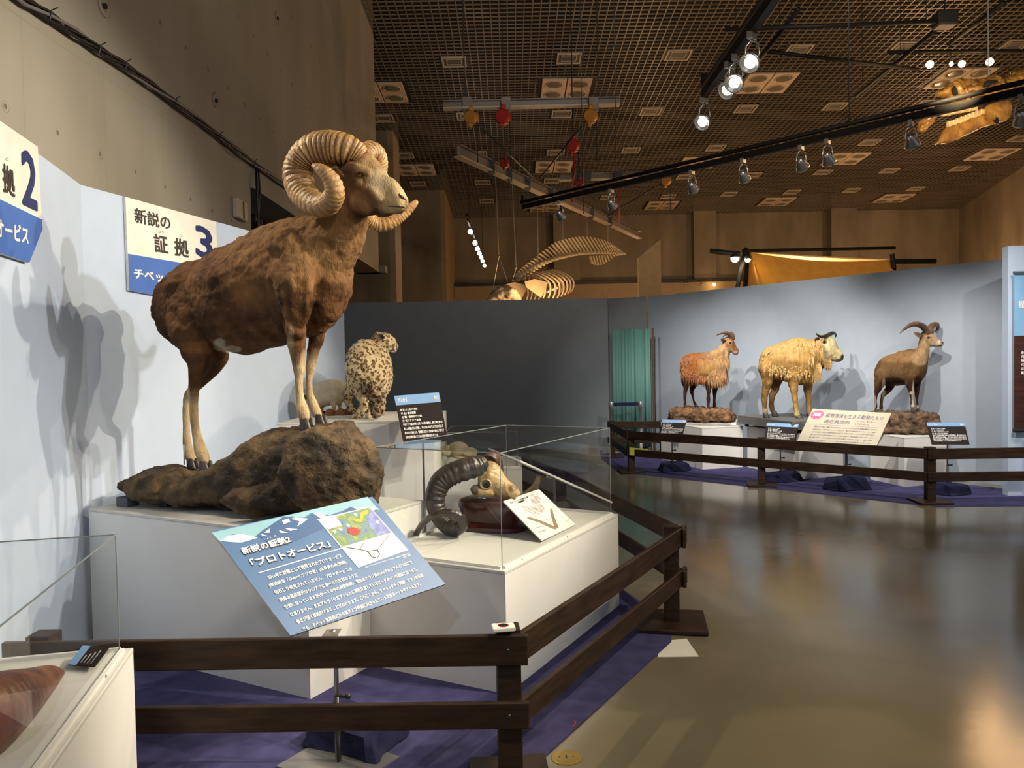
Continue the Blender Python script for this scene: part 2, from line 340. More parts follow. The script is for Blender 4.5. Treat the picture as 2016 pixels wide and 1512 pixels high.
# ================================================================== STRUCTURE
struct('floor', G().box(-9, 26, -4, 36, -0.12, 0), M['floor'])
def cz(Y): return 9.2 - 0.048 * Y
CN = Vector((0, 0.048, 1)).normalized(); CO = Vector((0, 0, 9.2)); SL = -math.atan(0.048)
def PC(px, py): return PPL(px, py, CO, CN)
VENTS = [(894, 122), (1120, 115), (1335, 108), (1572, 98), (1782, 92), (1999, 88), (755, 233), (919, 229), (1106, 224), (1281, 219), (1468, 214), (1644, 209), (1828, 203),
         (797, 306), (942, 303), (1094, 300), (1242, 295.5), (1409, 291), (1547, 287), (1712, 280), (2008, 272), (823, 362), (950, 359), (1086, 356), (1213, 353), (1348, 348), (1482, 344), (1620, 339), (1751, 335.5), (1890, 331.5),
         (958, 396), (1075, 393), (1196, 389), (1315, 387), (1435, 382), (1559, 378), (1676, 374.6), (1802, 371.5)]
QUADS = [(750, 182), (1114, 174), (1510, 163), (1890, 153), (820, 334), (1090, 328), (1375, 320), (1664, 312), (1953, 303), (1073, 409), (1302, 404), (1528, 397), (1759, 390)]
vpos = [PC(*p) for p in VENTS]; qpos = [PC(*p) for p in QUADS]
cuts = [(p.x - .33, p.x + .33, p.y - .29, p.y + .29) for p in vpos] + [(p.x - .70, p.x + .70, p.y - .66, p.y + .66) for p in qpos]
g = G(); s = 0.165; hw = 0.010; hd = 0.022
def spans(lo, hi, blocks):
    out = []; a = lo
    for (c, d) in sorted(blocks):
        if c > a: out.append((a, min(c, hi)))
        a = max(a, d)
    if a < hi: out.append((a, hi))
    return out
Y0, Y1 = 10.0, 33.0
x = -5.4
while x < 24.5:
    y0 = Y0 if x > -2.7 else 16.6
    for (a, b) in spans(y0, Y1, [(c[2], c[3]) for c in cuts if c[0] < x < c[1]]):
        g.hexa([(x - hw, a, cz(a)), (x + hw, a, cz(a)), (x + hw, b, cz(b)), (x - hw, b, cz(b)), (x - hw, a, cz(a) + hd), (x + hw, a, cz(a) + hd), (x + hw, b, cz(b) + hd), (x - hw, b, cz(b) + hd)])
    x += s
y = Y0
while y < Y1:
    x0 = -2.7 if y < 16.6 else -5.4
    for (a, b) in spans(x0, 24.5, [(c[0], c[1]) for c in cuts if c[2] < y < c[3]]):
        z = cz(y) + 0.002; g.hexa([(a, y - hw, z), (b, y - hw, z), (b, y + hw, z), (a, y + hw, z), (a, y - hw, z + hd), (b, y - hw, z + hd), (b, y + hw, z + hd), (a, y + hw, z + hd)])
    y += s
ceil = struct('ceiling', G().hexa([(-9, -4, 10.2), (26, -4, 10.2), (26, 36, 8.2), (-9, 36, 8.2), (-9, -4, 10.4), (26, -4, 10.4), (26, 36, 8.4), (-9, 36, 8.4)]), M['plenum'])
gr = g.build('ceiling_grid', M['grille'], ceil); tag(gr, kind='stuff')
# left concrete wall, corner block, passage
XW = -2.75
cw = struct('wall_left', G().box(XW - .5, XW, -4, 8.4, 0, 3.62).box(XW - .5, XW, -4, 16.5, 3.62, 10).box(XW - 3, XW - .5, 15.9, 16.5, 3.62, 10), M['concrete'])
g = G()
for k in range(26):
    for zz in (3.05, 4.35, 5.2, 6.1):
        yy = 3.2 + k * .9 * .55 + (zz * .31 % .2)
        if yy > 16.2 or (zz < 3.6 and yy > 8.2): continue
        t = G().lathe([(0.034, -0.004), (0.034, .002), (0.026, .003), (0.016, -.004)], (XW, yy, zz), 10, Vector((1, 0, 0)))
        G().lathe([(.016, .0005), (.001, .001)], (XW, yy, zz), 10, Vector((1, 0, 0))).build('plug', M['concdark'], cw)
        t.build('tie_hole', M['concrete'], cw, True) if k % 2 == 0 else g.add(t.v, t.f)
for (px, py) in ((204, 12), (424, 198), (545, 36)):
    p = PPL(px, py, (XW, 0, 0), Vector((1, 0, 0)))
    G().lathe([(0.075, -.002), (0.075, .010), (0.045, .011), (0.040, -.004)], p, 20, Vector((1, 0, 0))).build('anchor_plate', M['concrete'], cw, True)
    G().lathe([(0.02, 0), (0.02, .02), (0.001, .021)], p, 8, Vector((1, 0, 0))).build('anchor_bolt', M['darksteel'], cw)
# soffit of the passage with slats
sof = struct('trim_1', G().box(XW - .45, XW + .03, 8.4, 16.6, 3.50, 3.64).box(XW - 3, XW + .16, 16.35, 16.6, 3.50, 3.64), M['concrete'])
for k in range(34):
    yy = 8.6 + k * .23
    G().box(XW - 2.6, XW - .46, yy, yy + .05, 3.44, 3.50).build('slat', M['darksteel'], sof)
struct('wall_passage', G().box(XW - 2.8, XW - 2.6, 6, 22.2, 0, 9), M['plenum'])
# pillars and block on the left, far wall, right wall
struct('wall_recess', G().box(-9, -5, 22.2, 33, 0, 10), M['concfar'])
pl = struct('trim_2', G().box(-5.2, -3.38, 22.2, 23.4, 0, 10), M['concfar']); G().box(-3.38, -3.22, 22.2, 23.4, 0, 10).build('lit_side_strip', M['concstrip'], pl)  # paler strip paints the lit side of the pillar into its colour
pl = struct('trim_3', G().box(-6, -2.48, 28.5, 33, 0, 10), M['concfar']); G().box(-2.48, -2.31, 28.5, 33, 0, 10).build('lit_side_strip', M['concstrip'], pl)  # same painted lit side on the second block
fw = struct('wall_back', G().box(-9, 26, 33, 33.5, 0, 10), M['concfar'])
def fx_(px): return PY(px, 450, 32.6).x
for i, (a, b) in enumerate(((1089, 1140), (1365, 1408), (1635, 1686))):
    struct('trim_%d' % (4 + i), G().box(fx_(a), fx_(b), 32.5, 33, 0, 8.2), M['concfar'])
zb = PY(1150, 560, 32.4).z
lg = struct('trim_7', G().box(-2.3, 20, 32.3, 32.98, 0, zb), M['concstrip']); G().box(-2.3, 20, 32.25, 32.3, zb, zb + .12).build('dark_rail', M['black'], lg)
pr = PY(1890, 413, 33); a = PY(2016, 365, 27)
d = Vector((a.x - pr.x, a.y - pr.y, 0)).normalized(); q = Vector((pr.x, 33.2, 0))
struct('wall_right', G().hexa([q, q + d * 26, q + d * 26 + Vector((.6, .3, 0)), q + Vector((.6, .3, 0)), q + ZU * 10, q + d * 26 + ZU * 10, q + d * 26 + Vector((.6, .3, 10)), q + Vector((.6, .3, 10))]), M['concfar'])
# partitions
def panel_wall(name, a, b, top, mat, th=0.06, z0=0):
    a = Vector((a[0], a[1], z0)); b = Vector((b[0], b[1], z0)); d = (b - a).normalized(); n = Vector((-d.y, d.x, 0))
    if n.dot(CP - a) > 0: n = -n
    return struct(name, G().hexa([a, b, b + n * th, a + n * th, a + ZU * (top - z0), b + ZU * (top - z0), b + n * th + ZU * (top - z0), a + n * th + ZU * (top - z0)]), mat)
W3a, W3b, W2b = (-2.55, 4.70), (-1.70, 8.0), (-2.18, 3.15)
panel_wall('wall_exhibit_left', W3a, W3b, 2.70, M['blue_wall'])
panel_wall('wall_exhibit_near', W2b, W3a, 2.70, M['blue_wall'])
panel_wall('wall_dark_far', (-3.2, 14.1), (1.745, 14.1), 2.70, M['grey_wall'], .08)
panel_wall('wall_exhibit_corner', (1.76, 14.22), (2.40, 13.9), 2.70, M['grey_wall'])
panel_wall('wall_exhibit_right', (2.45, 13.95), (5.93, 9.25), 2.70, M['wallC'])
pD = struct('wall_exhibit_end', G().box(5.47, 8.6, 8.62, 8.72, 0, 2.76).box(5.62, 8.6, 8.55, 8.62, 0, .62), M['blue_wall'])
# carpets
cz0 = .006
struct('trim_carpet_left', G().prism([(-4.2, 2.62, 0), (-.10, 2.70, 0), (.068, 3.05, 0), (.87, 4.36, 0), (.93, 4.65, 0), (.70, 5.55, 0), (.42, 7.25, 0), (-.1, 9.2, 0), (-3, 9.2, 0), (-3, 4.9, 0), (-2.5, 2.9, 0)], (0, 0, cz0)), M['carpet'])
struct('trim_carpet_right', G().prism([(1.52, 13.7, 0), (1.42, 12.6, 0), (1.48, 11.0, 0), (1.75, 10.75, 0), (3.07, 9.42, 0), (4.4, 8.10, 0), (6.8, 7.95, 0), (6.8, 8.7, 0), (5.7, 9.1, 0), (2.6, 13.4, 0)], (0, 0, cz0)), M['carpet'])

# ================================================================== CEILING FIXTURES
def vent_proto():
    r = empty('ceiling_vent', (0, 0, 0), 'x', 'vent', 'square ceiling vents'); r['_local'] = 1
    G().box(-.33, .33, -.29, .29, .012, .05).build('backing', M['black'], r)
    g = G()
    for (x0, x1, y0, y1) in ((-.27, .27, -.26, -.225), (-.27, .27, .225, .26), (-.27, -.235, -.225, .225), (.235, .27, -.225, .225)): g.box(x0, x1, y0, y1, -.02, .012)
    g.build('frame', M['fixture'], r)
    g = G().box(-.235, .235, -.225, .225, .004, .012); g.build('recess_plate', M['recess'], r)
    g = G()
    for (x0, x1, y0, y1) in ((-.17, .17, -.15, -.135), (-.17, .17, .135, .15), (-.17, -.155, -.135, .135), (.155, .17, -.135, .135)): g.box(x0, x1, y0, y1, -.012, .004)
    g.build('inner_frame', M['fixture'], r)
    return r
def quad_proto():
    r = empty('ceiling_downlight', (0, 0, 0), 'x', 'light', 'four-lamp ceiling downlights'); r['_local'] = 1
    G().box(-.70, .70, -.66, .66, .012, .05).build('backing', M['black'], r)
    for sx in (-1, 1):
        for sy in (-1, 1):
            cx, cy = sx * .305, sy * .305
            p = G().box(cx - .292, cx + .292, cy - .300, cy + .300, -.03, .012, .008).build('lamp_panel', M['fixpanel'], r)
            G().lathe([(.225, -.031), (.23, -.040), (.20, -.042), (.195, -.030)], (cx, cy, 0), 24).build('ring', M['fixture'], p, True)
            G().lathe([(.195, -.032), (.14, -.040), (.001, -.044)], (cx, cy, 0), 24).build('lens', M['lens'], p, True)
    return r
ORD = ['first', 'second', 'third', 'fourth', 'fifth', 'sixth', 'seventh', 'eighth', 'ninth', 'tenth']
def place_fix(proto, counts, pos, noun):
    i = 0
    for ri, c in enumerate(counts):
        for k in range(c):
            o = proto if i == 0 else copy_tree(proto)
            o.location = pos[i]; o.rotation_euler = (SL, 0, 0); i += 1
            rn = ['nearest', 'second', 'third', 'fourth', 'farthest'][ri] if len(counts) == 5 else ['nearest', 'middle', 'farthest'][ri]
            o['label'] = '%s, %s from left in the %s such ceiling row' % (noun, ORD[k], rn)
place_fix(vent_proto(), (6, 7, 8, 9, 8), vpos, 'square grey vent with pale frame')
place_fix(quad_proto(), (4, 5, 4), qpos, 'square light of four round lamps')

# ================================================================== HANGING STEEL AND TRACKS
def hoist(px, py, Y, col, label, s=1.0, up=None):
    p = PY(px, py, Y); e = empty('chain_hoist', p, label, 'hoist', 'chain hoists under the ceiling')
    r = .13 * s
    autosm(G().lathe([(.3 * r, -r * .8), (.8 * r, -r * .78), (r, -r * .5), (r, r * .5), (.8 * r, r * .78), (.3 * r, r * .8)], p, 16, Vector((.35, 1, .1))).box(p.x - r * .35, p.x + r * .35, p.y - r * .6, p.y + r * .6, p.z + r * .6, p.z + r * 1.5, .02).box(p.x - r * .5, p.x + r * .1, p.y - r * .5, p.y + r * .5, p.z - r * 1.4, p.z - r * .6, .02).build('housing', M[col], e))
    G().tube([p + Vector((0, 0, r)), p + Vector((.03, 0, r * 1.5)), p + Vector((0, 0, r * 2.0)), p + Vector((-.04, 0, r * 1.7))], .018 * s, 6).build('hook', M[col], e, True)
    g = G(); z = p.z - r
    for k in range(10):
        g.tube([Vector((p.x + .10 * s, p.y, z + .2 * s - k * .09 * s)), Vector((p.x + .10 * s, p.y, z + .12 * s - k * .09 * s))], .014 * s, 5)
    g.build('hand_chain', M['darksteel'], e)
    G().tube([p + ZU * r * 2, p + ZU * (up if up else .25)], .012 * s, 5).build('strap', M['darksteel'], e)
    return p, e
def beamI(name, a, b, label, h=.22, w=.16):
    a = Vector(a); b = Vector(b); e = empty(name, a, label, 'beam')
    G().beam(a, b, .02, h).beam(a + ZU * (h / 2), b + ZU * (h / 2), w, .02).build('web', M['greybeam'], e)
    G().beam(a - ZU * (h / 2), b - ZU * (h / 2), w, .025).build('bottom_flange', M['beamflange'], e)
    return e
YA = 14.6
e = beamI('steel_beam', PY(873, 208, YA), PY(1220, 200, YA + .1), 'grey steel beam hanging level under the ceiling grid, orange and red hoists below it', .13)
for px in (920, 996, 1168):
    q = PY(px, 206, YA + .05); G().box(q.x - .09, q.x + .09, q.y - .1, q.y + .1, q.z - .12, q.z + .12, .01).build('clamp', M['greybeam'], e)
for px in (915, 1178):
    q = PY(px, 190, YA + .1); G().tube([q, Vector((q.x, q.y, cz(q.y)))], .012, 6).build('hanger', M['darksteel'], e)
P1, h1 = hoist(928, 232, YA, 'yellow', 'orange hoist under the left part of the level steel beam')
P2, h2 = hoist(991, 231, YA, 'red', 'red hoist between the two orange hoists of the level beam', 1.1)
P3, h3 = hoist(1163, 229, YA, 'yellow', 'orange hoist under the right end of the level steel beam')
a = PY(900, 297, 14.3); b = PY(1258, 458, 24.4)
b.z = a.z
e = beamI('steel_beam', a, b, 'long grey steel beam running away over the whale skeleton', .20)
for t in (.12, .19, .27, .38, .62, .75):
    q = a.lerp(b, t); G().box(q.x - .06, q.x + .06, q.y - .12, q.y + .12, q.z - .13, q.z + .13).build('clamp', M['darksteel'], e)
def cable(name, pts, r, mat, label, cat='cable', group=None, n=6):
    g = G().tube(pts, r, n); o = g.build(name, M[mat], None, True, pts[0]); return tag(o, label, cat, group)
PV = PY(1053, 352, 16.5)
cable('sling', [P1 + Vector((.1, 0, -.1)), PV], .018, 'darksteel', 'dark sling slanting right from the left orange hoist', group='slings of the hoists')
cable('sling', [P3 + Vector((-.1, 0, -.1)), PV + Vector((.1, 0, 0))], .018, 'darksteel', 'dark sling slanting left from the right orange hoist', group='slings of the hoists')
cable('chain', [P2, PY(994, 318, YA)], .009, 'darksteel', 'thin dark chain hanging straight down from the red hoist', 'chain')
P4, _ = hoist(1128, 287, 15.5, 'red', 'red hoist hanging alone right of the level beam on a knotted chain', 1.0, 2.72)
cable('chain', [P4, PY(1132, 340, 15.5), PY(1124, 372, 15.5), PY(1127, 398, 15.5)], .018, 'red', 'thick knotted red chain hanging down to the black lighting track', 'chain')
P5, _ = hoist(994, 322, 15.0, 'red', 'small red hoist just above the long grey beam', .7, 3.2)
P6, _ = hoist(1141, 362, 19.5, 'red', 'small red hoist above the left end of the black lighting track', .9, .45)
P7, _ = hoist(1312, 356, 19.5, 'yellow', 'small orange hoist beside the middle of the black lighting track', .9, .45)
PW = PY(1197, 424, 20)
cable('sling', [P6, PW], .02, 'darksteel', 'dark sling from the small red hoist down to the long beam', group='slings of the hoists')
cable('sling', [P7, PW], .02, 'darksteel', 'dark sling from the small orange hoist down to the long beam', group='slings of the hoists')
cable('chain', [PY(1218, 350, 19.6), PY(1219, 445, 19.6)], .012, 'red', 'thin red chain hanging right of the small red hoist', 'chain')
e = beamI('steel_beam', PY(1102, 350, 19.6), PY(1300, 344, 19.8), 'short level steel beam behind the black lighting track', .14)
for px in (1136, 1155, 1217): 
    q = PY(px, 348, 19.6); G().box(q.x - .1, q.x + .1, q.y - .1, q.y + .1, q.z - .12, q.z + .12).build('clamp', M['darksteel'], e)

def lamp_proto(lit):
    r = empty('track_spotlight', (0, 0, 0), 'x', 'spotlight'); r['_local'] = 1
    G().box(-.02, .02, -.045, .045, -.05, 0).build('adapter', M['steel'], r)
    G().tube([(0, 0, -.05), (.045, 0, -.09), (.055, 0, -.17), (.03, 0, -.20)], .008, 6).tube([(0, 0, -.05), (-.045, 0, -.09), (-.055, 0, -.17), (-.03, 0, -.20)], .008, 6).build('yoke', M['steel'], r, True)
    # head points along local +Y, tilted down
    ax = Vector((0, .80, -.60)); c = Vector((0, 0, -.20))
    G().lathe([(.001, -.07), (.03, -.068), (.04, -.03), (.075, .05), (.078, .065), (.066, .066), (.060, .052)], c, 18, ax).build('reflector', M['steel'], r, True)
    G().lathe([(.060, .050), (.001, .056)], c, 18, ax).build('bulb', M['glow'] if lit else M['glow'], r, True)
    return r
def track(name, a, b, label, w=.055, h=.075, upper=True, ext=.06):
    a = Vector(a); b = Vector(b); e = empty(name, a, label, 'lighting track')
    G().beam(a, b, w, h).build('rail', M['blacktube'], e)
    if upper: G().tube([a + ZU * .085 - (b - a).normalized() * .05, b + ZU * .085], .026, 10).build('tube', M['blacktube'], e, True)
    G().tube([a + ZU * .10, a + ZU * .18], .03, 8).build('clamp', M['blacktube'], e)
    return e
ZT = 4.0
ta = PZ(1383, 190, ZT); tb = Vector((ta.x, -1.0, ZT)); ta.y = 7.2
track('lighting_track', ta, tb, 'short black lighting track at top centre carrying four bright lamps')
lp = lamp_proto(True); first = True
def place_lamp(p, aim, label, group):
    global first
    o = lp if first else copy_tree(lp); first = False
    o.location = p; o.rotation_euler = (0, 0, math.atan2(-(aim[0] - p[0]), aim[1] - p[1])); o['label'] = label; o['group'] = group
for (px, py, aim, lab) in ((1480, 60, (-1.2, 2.2), 'bright track lamp at the near end of the short track'), (1437, 128, (-1.2, 4.4), 'left one of the paired bright lamps on the short track'),
                           (1448, 118, (-.2, 3.0), 'right one of the paired bright lamps on the short track'), (1386, 192, (-.5, 4.4), 'bright lamp at the far end of the short track')):
    p = PPL(px, py, (ta.x, 0, 0), Vector((1, 0, 0))); p.z = ZT - .03
    place_lamp(p, aim, lab, 'lit lamps on the short track')
t2a = PZ(1030, 408, ZT); t2b = PZ(2100, 160, ZT)
tr2 = track('lighting_track', t2a, t2b, 'long black lighting track sloping up to the right across the hall')
tn = (t2b - t2a).normalized().cross(ZU).normalized()
LAMPS2 = [(1102, 398), (1203, 374), (1362, 340), (1463, 318), (1577, 292), (1629, 280), (1793, 238), (2010, 190)]
for i, (px, py) in enumerate(LAMPS2):
    p = PPL(px, py, t2a, tn); p.z = ZT - .03
    place_lamp(p, (p.x + 1.6, p.y + 2.0), 'chrome lamp, %s from the left on the long black track' % ORD[i], 'lamps under the long track')
for i, (px, py) in enumerate(((1148, 385), (1214, 370), (1672, 264))):
    p = PPL(px, py, t2a, tn); p.z = ZT
    cable('hanger_wire', [p + ZU * .1, Vector((p.x, p.y, cz(p.y)))], .006, 'darksteel', 'thin hanger wire, %s from the left on the long track' % ORD[i], 'wire', 'hanger wires of the long track')
# thin black frame near the ceiling
ZF = 5.6
FR = [((1428, 58), (1868, 42), 'upper thin black pipe across the grid right of the short track'), ((1572, 18), (1440, 186), 'thin black pipe slanting down beside the short track'),
      ((1510, 101), (1808, 137), 'thin black pipe sloping gently right below the upper pipe'), ((1858, 46), (1684, 190), 'thin black pipe slanting down from the end of the upper pipe'),
      ((1748, 103), (2060, 100), 'thin black pipe holding the golden lamps above the skull'), ((1977, 5), (1868, 88), 'thin black pipe at upper right running to the golden lamps')]
for i, (a, b, lab) in enumerate(FR):
    z = ZF + .07 * i
    qa, qb = PZ(a[0], a[1], z), PZ(b[0], b[1], z); g = G().tube([qa, qb], .028, 8)
    for t in (.08, .9): q = qa.lerp(qb, t); g.tube([q, Vector((q.x, q.y, cz(q.y)))], .005, 5)
    o = g.build('truss_pipe', M['blacktube'], None, True, PZ(a[0], a[1], z)); tag(o, lab, 'pipe', 'thin black pipes under the grid')
q = PZ(1860, 44, ZF); G_ = G().box(q.x - .12, q.x + .12, q.y - .1, q.y + .1, q.z - .06, q.z + .12, .02).tube([q, q + ZU * (cz(q.y) - q.z)], .012, 6).build('pulley_block', M['black'], None, False, q); tag(G_, 'black pulley block at the right end of the upper thin pipe', 'pulley')
for i, (px, py, s_) in enumerate(((1830, 127, 1.0), (1872, 126, .55), (1893, 126, .9), (1948, 122, 1.0))):
    p = PY(px, py, PZ(1748, 103, ZF + .28).y); e = empty('gold_spotlight', p, 'glowing golden lamp, %s from the left above the hanging skull' % ORD[i], 'spotlight', 'golden lamps above the skull')
    G().lathe([(.03, -.10), (.05 * s_, -.06), (.06 * s_, .0), (.055 * s_, .004)], p, 14, Vector((-.3, -1, -.3))).build('housing', M['darksteel'], e, True)
    G().ell(p + Vector((-.006, -.02, -.006)), .05 * s_, n=12, m=8).build('bulb', M['glow2'], e, True)
    G().tube([p + ZU * .03, Vector((p.x, p.y, ZF + .28))], .008, 6).build('stem', M['darksteel'], e)
light('SPOT', PY(1880, 150, 7.4), PY(1935, 215, 9.4), 260, (1, .72, .36), .1, 70)  # extra spot added in front of the golden skull to brighten it
light('SPOT', PY(2080, 330, 8.2), PY(1925, 215, 9.4), 60, (1, .66, .3), .1, 70)  # second added spot for the skull, from outside the frame
# far string of small bright lamps
pa = PY(920, 432, 24); pb = PY(957, 522, 27)
tr = track('lighting_track', pa, pb, 'short dark track hanging far back left of the whale skeleton', .05, .06, False)
for t in (.1, .8): q = pa.lerp(pb, t); G().tube([q, Vector((q.x, q.y, cz(q.y)))], .008, 5).build('hanger', M['darksteel'], tr)
for i, (px, py) in enumerate(((921, 456), (931, 474), (937, 484), (942, 492), (946, 499), (949, 506), (952, 514))):
    tt = (py - 445) / 77; p = pa.lerp(pb, tt) - ZU * .16; e = empty('small_spotlight', p, 'small bright lamp, %s from the top of the far string' % ORD[i], 'spotlight', 'string of small lamps far back')
    G().lathe([(.03, .06), (.09, .0), (.085, -.01)], p, 12, Vector((-.1, 1, .1))).build('housing', M['steel'], e, True)
    G().ell(p + Vector((0, -.03, 0)), .075 - .004 * i, n=10, m=6).build('bulb', M['glow'], e, True); G().tube([p, p + ZU * .15], .012, 5).build('stem', M['darksteel'], e)
# cable bundle along the concrete wall
def wallp(px, py, off=.04): return PPL(px, py, (XW + off, 0, 0), Vector((1, 0, 0)))
e = empty('cable_bundle', wallp(500, 320), 'bundle of black cables strung along the concrete wall, ties sticking out', 'cable')
cl = [(-20, -50), (49, 0), (98, 32), (150, 66), (198, 100), (245, 130), (300, 168), (345, 203), (390, 236), (435, 272), (470, 299), (500, 322), (540, 350), (580, 378)]
for k in range(5):
    pts = []
    for i, (px, py) in enumerate(cl):
        a_ = i * 1.3 + k * 1.25; pts.append(wallp(px, py) + Vector((.012 * math.cos(a_), 0, .028 * math.sin(a_))))
    G().tube(pts, .009 + .003 * (k % 2), 6).build('cable', M['black'] if k != 3 else M['greybeam'], e, True)
for (px, py) in ((98, 28), (195, 96), (247, 128), (345, 200), (432, 268), (500, 322)):
    p = wallp(px, py, .06); G().tube([p + Vector((0, 0, -.03)), p + Vector((.01, .01, .03)), p + Vector((.02, .05, .06))], .004, 5).build('cable_tie', M['black'], e)
G().tube([wallp(504, 325), wallp(506, 380), wallp(509, 430), wallp(510, 470)], .012, 6).tube([wallp(508, 325), wallp(512, 380), wallp(505, 470)], .01, 6).build('drop_cable', M['black'], e, True)
G().tube([wallp(432, 272), wallp(445, 290), wallp(465, 308), wallp(492, 316)], .005, 6).build('loop_cable', M['black'], e, True)
p = wallp(472, 414, .02); e = empty('wall_switch', p, 'small white wall box with a black strip on the concrete wall', 'wall box')
G().box(p.x - .02, p.x + .04, p.y - .16, p.y + .12, p.z - .10, p.z + .10, .01).build('case', M['fixture'], e)
G().box(p.x + .04, p.x + .044, p.y - .02, p.y + .02, p.z - .085, p.z + .085).build('black_strip', M['black'], e)
# sail panel, tent, black bar beyond the right partition
YS = 19.0
c = [PY(x, y, YS) for x, y in ((1255, 578), (1302, 575), (1300.5, 471), (1256, 508))]; c[0].z = 0; c[1].z = 0
o = tag(G().prism(c, (0, .05, 0)).build('sail_board', M['canvas'], None, False, c[0]), 'pale wood-coloured slanted panel standing up behind the partition', 'panel')
YT = 16.0
e = empty('tent', PY(1560, 560, YT), 'orange canvas tent roof showing above the partition', 'tent')
r1, r2 = PY(1478, 497, YT), PY(1757, 511, YT + .2); b1, b2 = PY(1512, 575, YT - 1.3), PY(1775, 565, YT - 1.1); k1, k2 = PY(1460, 580, YT + 1.2), PY(1700, 580, YT + 1.5)
g = G(); rows = []
for i in range(9):
    t = i / 8; a_ = r1.lerp(r2, t); a_ = a_ - ZU * .10 * math.sin(math.pi * t); c_ = b1.lerp(b2, t) - ZU * .4; m_ = a_.lerp(c_, .5) - ZU * .12 - Vector((0, .0, 0)); rows.append([a_, a_.lerp(m_, .5), m_, m_.lerp(c_, .5), c_])
vs = [p for r in rows for p in r]; g.add(vs + [p + Vector((0, .02, -.02)) for p in vs], [(i * 5 + j, i * 5 + j + 1, (i + 1) * 5 + j + 1, (i + 1) * 5 + j) for i in range(8) for j in range(4)])
g.build('roof_sheet', M['orange'], e, True)
G().prism([r1, b1 - ZU * .4, k1 - ZU * .4], (.02, .02, 0)).build('end_flap', M['orange'], e)
G().prism([r1, r2, k2 - ZU * .4, k1 - ZU * .4], (0, .02, 0)).build('rear_sheet', M['canvas'], e)
G().tube([PY(1456, 500, YT - .05), PY(1398, 494, YT - .05)], .05, 8).tube([PY(1462, 494, YT), PY(1762, 488, YT + 1)], .035, 8).build('ridge_pole', M['blacktube'], e)
G().tube([PY(1468, 490, YT), PY(1450, 575, YT - .8)], .045, 8).tube([PY(1472, 495, YT), PY(1466, 575, YT + .6)], .045, 8).build('tent_leg', M['blacktube'], e)
for k_ in (0, 1): q = [PY(1450, 575, YT - .8), PY(1466, 575, YT + .6)][k_]; G().tube([q, Vector((q.x, q.y, 0))], .045, 8).build('tent_leg', M['blacktube'], e, True)
q = PY(1760, 528, YT); G().tube([q, Vector((q.x, q.y, 0))], .045, 8).build('tent_leg', M['blacktube'], e, True)
G().tube([PY(1755, 515, YT), PY(1842, 514, YT)], .05, 8).tube([PY(1756, 500, YT), PY(1760, 528, YT)], .05, 8).build('pole_end', M['blacktube'], e)
for i, (px, py, s_) in enumerate(((1447, 506, 1.2), (1472, 509, .8))):
    p = PY(px, py, YT - .4); e = empty('tent_lamp', p, ('larger' if i == 0 else 'smaller') + ' bright lamp hanging left of the orange tent', 'spotlight')
    G().lathe([(.03, .08), (.09 * s_, 0), (.085 * s_, -.01)], p, 12).build('shade', M['darksteel'], e, True); G().ell(p - ZU * .02, .07 * s_).build('bulb', M['glow'] if i == 0 else M['glow2'], e, True)
light('POINT', PY(1600, 575, YT - .2), None, 260, AMB, .1)
light('SPOT', (4.5, 11.5, 4.2), PY(1600, 520, YT), 260, WARM, .1, 50)
for i, (px, py) in enumerate(((1349, 558), (1381, 560), (1406, 560))):
    p = PY(px, py, 32.0); e = empty('small_spotlight', p, 'tiny far lamp, %s from the left under the dark rail' % ORD[i], 'spotlight', 'tiny far lamps under the rail')
    G().ell(p, .06).build('bulb', M['glow2'] if i == 2 else M['steel'], e, True); G().tube([p, Vector((p.x, p.y, zb + .02)), Vector((p.x, 32.26, zb + .06))], .012, 5).build('stem', M['darksteel'], e)
# ================================================================== SHEET SIGNS ON THE LEFT WALL
def sign(name, a, b, px, label, border, texts):
    d = Vector((b[0] - a[0], b[1] - a[1], 0)).normalized(); n = Vector((-d.y, d.x, 0)); O = Vector((a[0], a[1], 0))
    if n.dot(CP - O) < 0: n = -n
    O = O + n * .022; c = Board(px[:4], O, n, .018)
    e = empty(name, c.at(px[3][0], px[3][1]), label, 'sign')
    poly = [c.at(*p) for p in px]; G().prism([p - c.n * .018 for p in poly], c.n * .018).build('sign_board', M['signwhite'], e)
    c.pxpoly('blue_band', border, M['signblue'], e, .0012)
    for (body, A, B, C, m, bold, nm) in texts:
        lettering(body, c.at(*A), c.at(*B), c.at(*C), M[m], e, bold, nm, lift=.0026, nrm=c.n)
    return e
sign('evidence_sign', W3a, W3b, [(247, 387.5), (425, 437), (434, 592), (426, 602), (254.5, 571.5)], 'cream and blue wall sign numbered 3 behind the large ram',
     [(252, 499.5), (429.5, 530), (434, 577), (422, 602), (254.5, 571.5)],
     [('新説の', (265, 438), (336, 454), (263, 408), 'ink', .02, 'lettering'), ('しょう', (308, 457.5), (321.5, 460), (308, 452), 'ink', 0, 'lettering'), ('こ', (353, 466), (358, 467), (352.5, 462), 'ink', 0, 'lettering'),
      ('証', (304.5, 496), (331.5, 501), (301.5, 459), 'ink', .022, 'lettering'), ('拠', (343, 503), (371.5, 508), (342, 467), 'ink', .022, 'lettering'),
      ('3', (385, 503), (420, 514), (383, 440), 'navyink', .024, 'numeral'), ('チベットケサイ', (263.5, 549), (394, 568), (262, 526), 'whiteink', .03, 'lettering')])
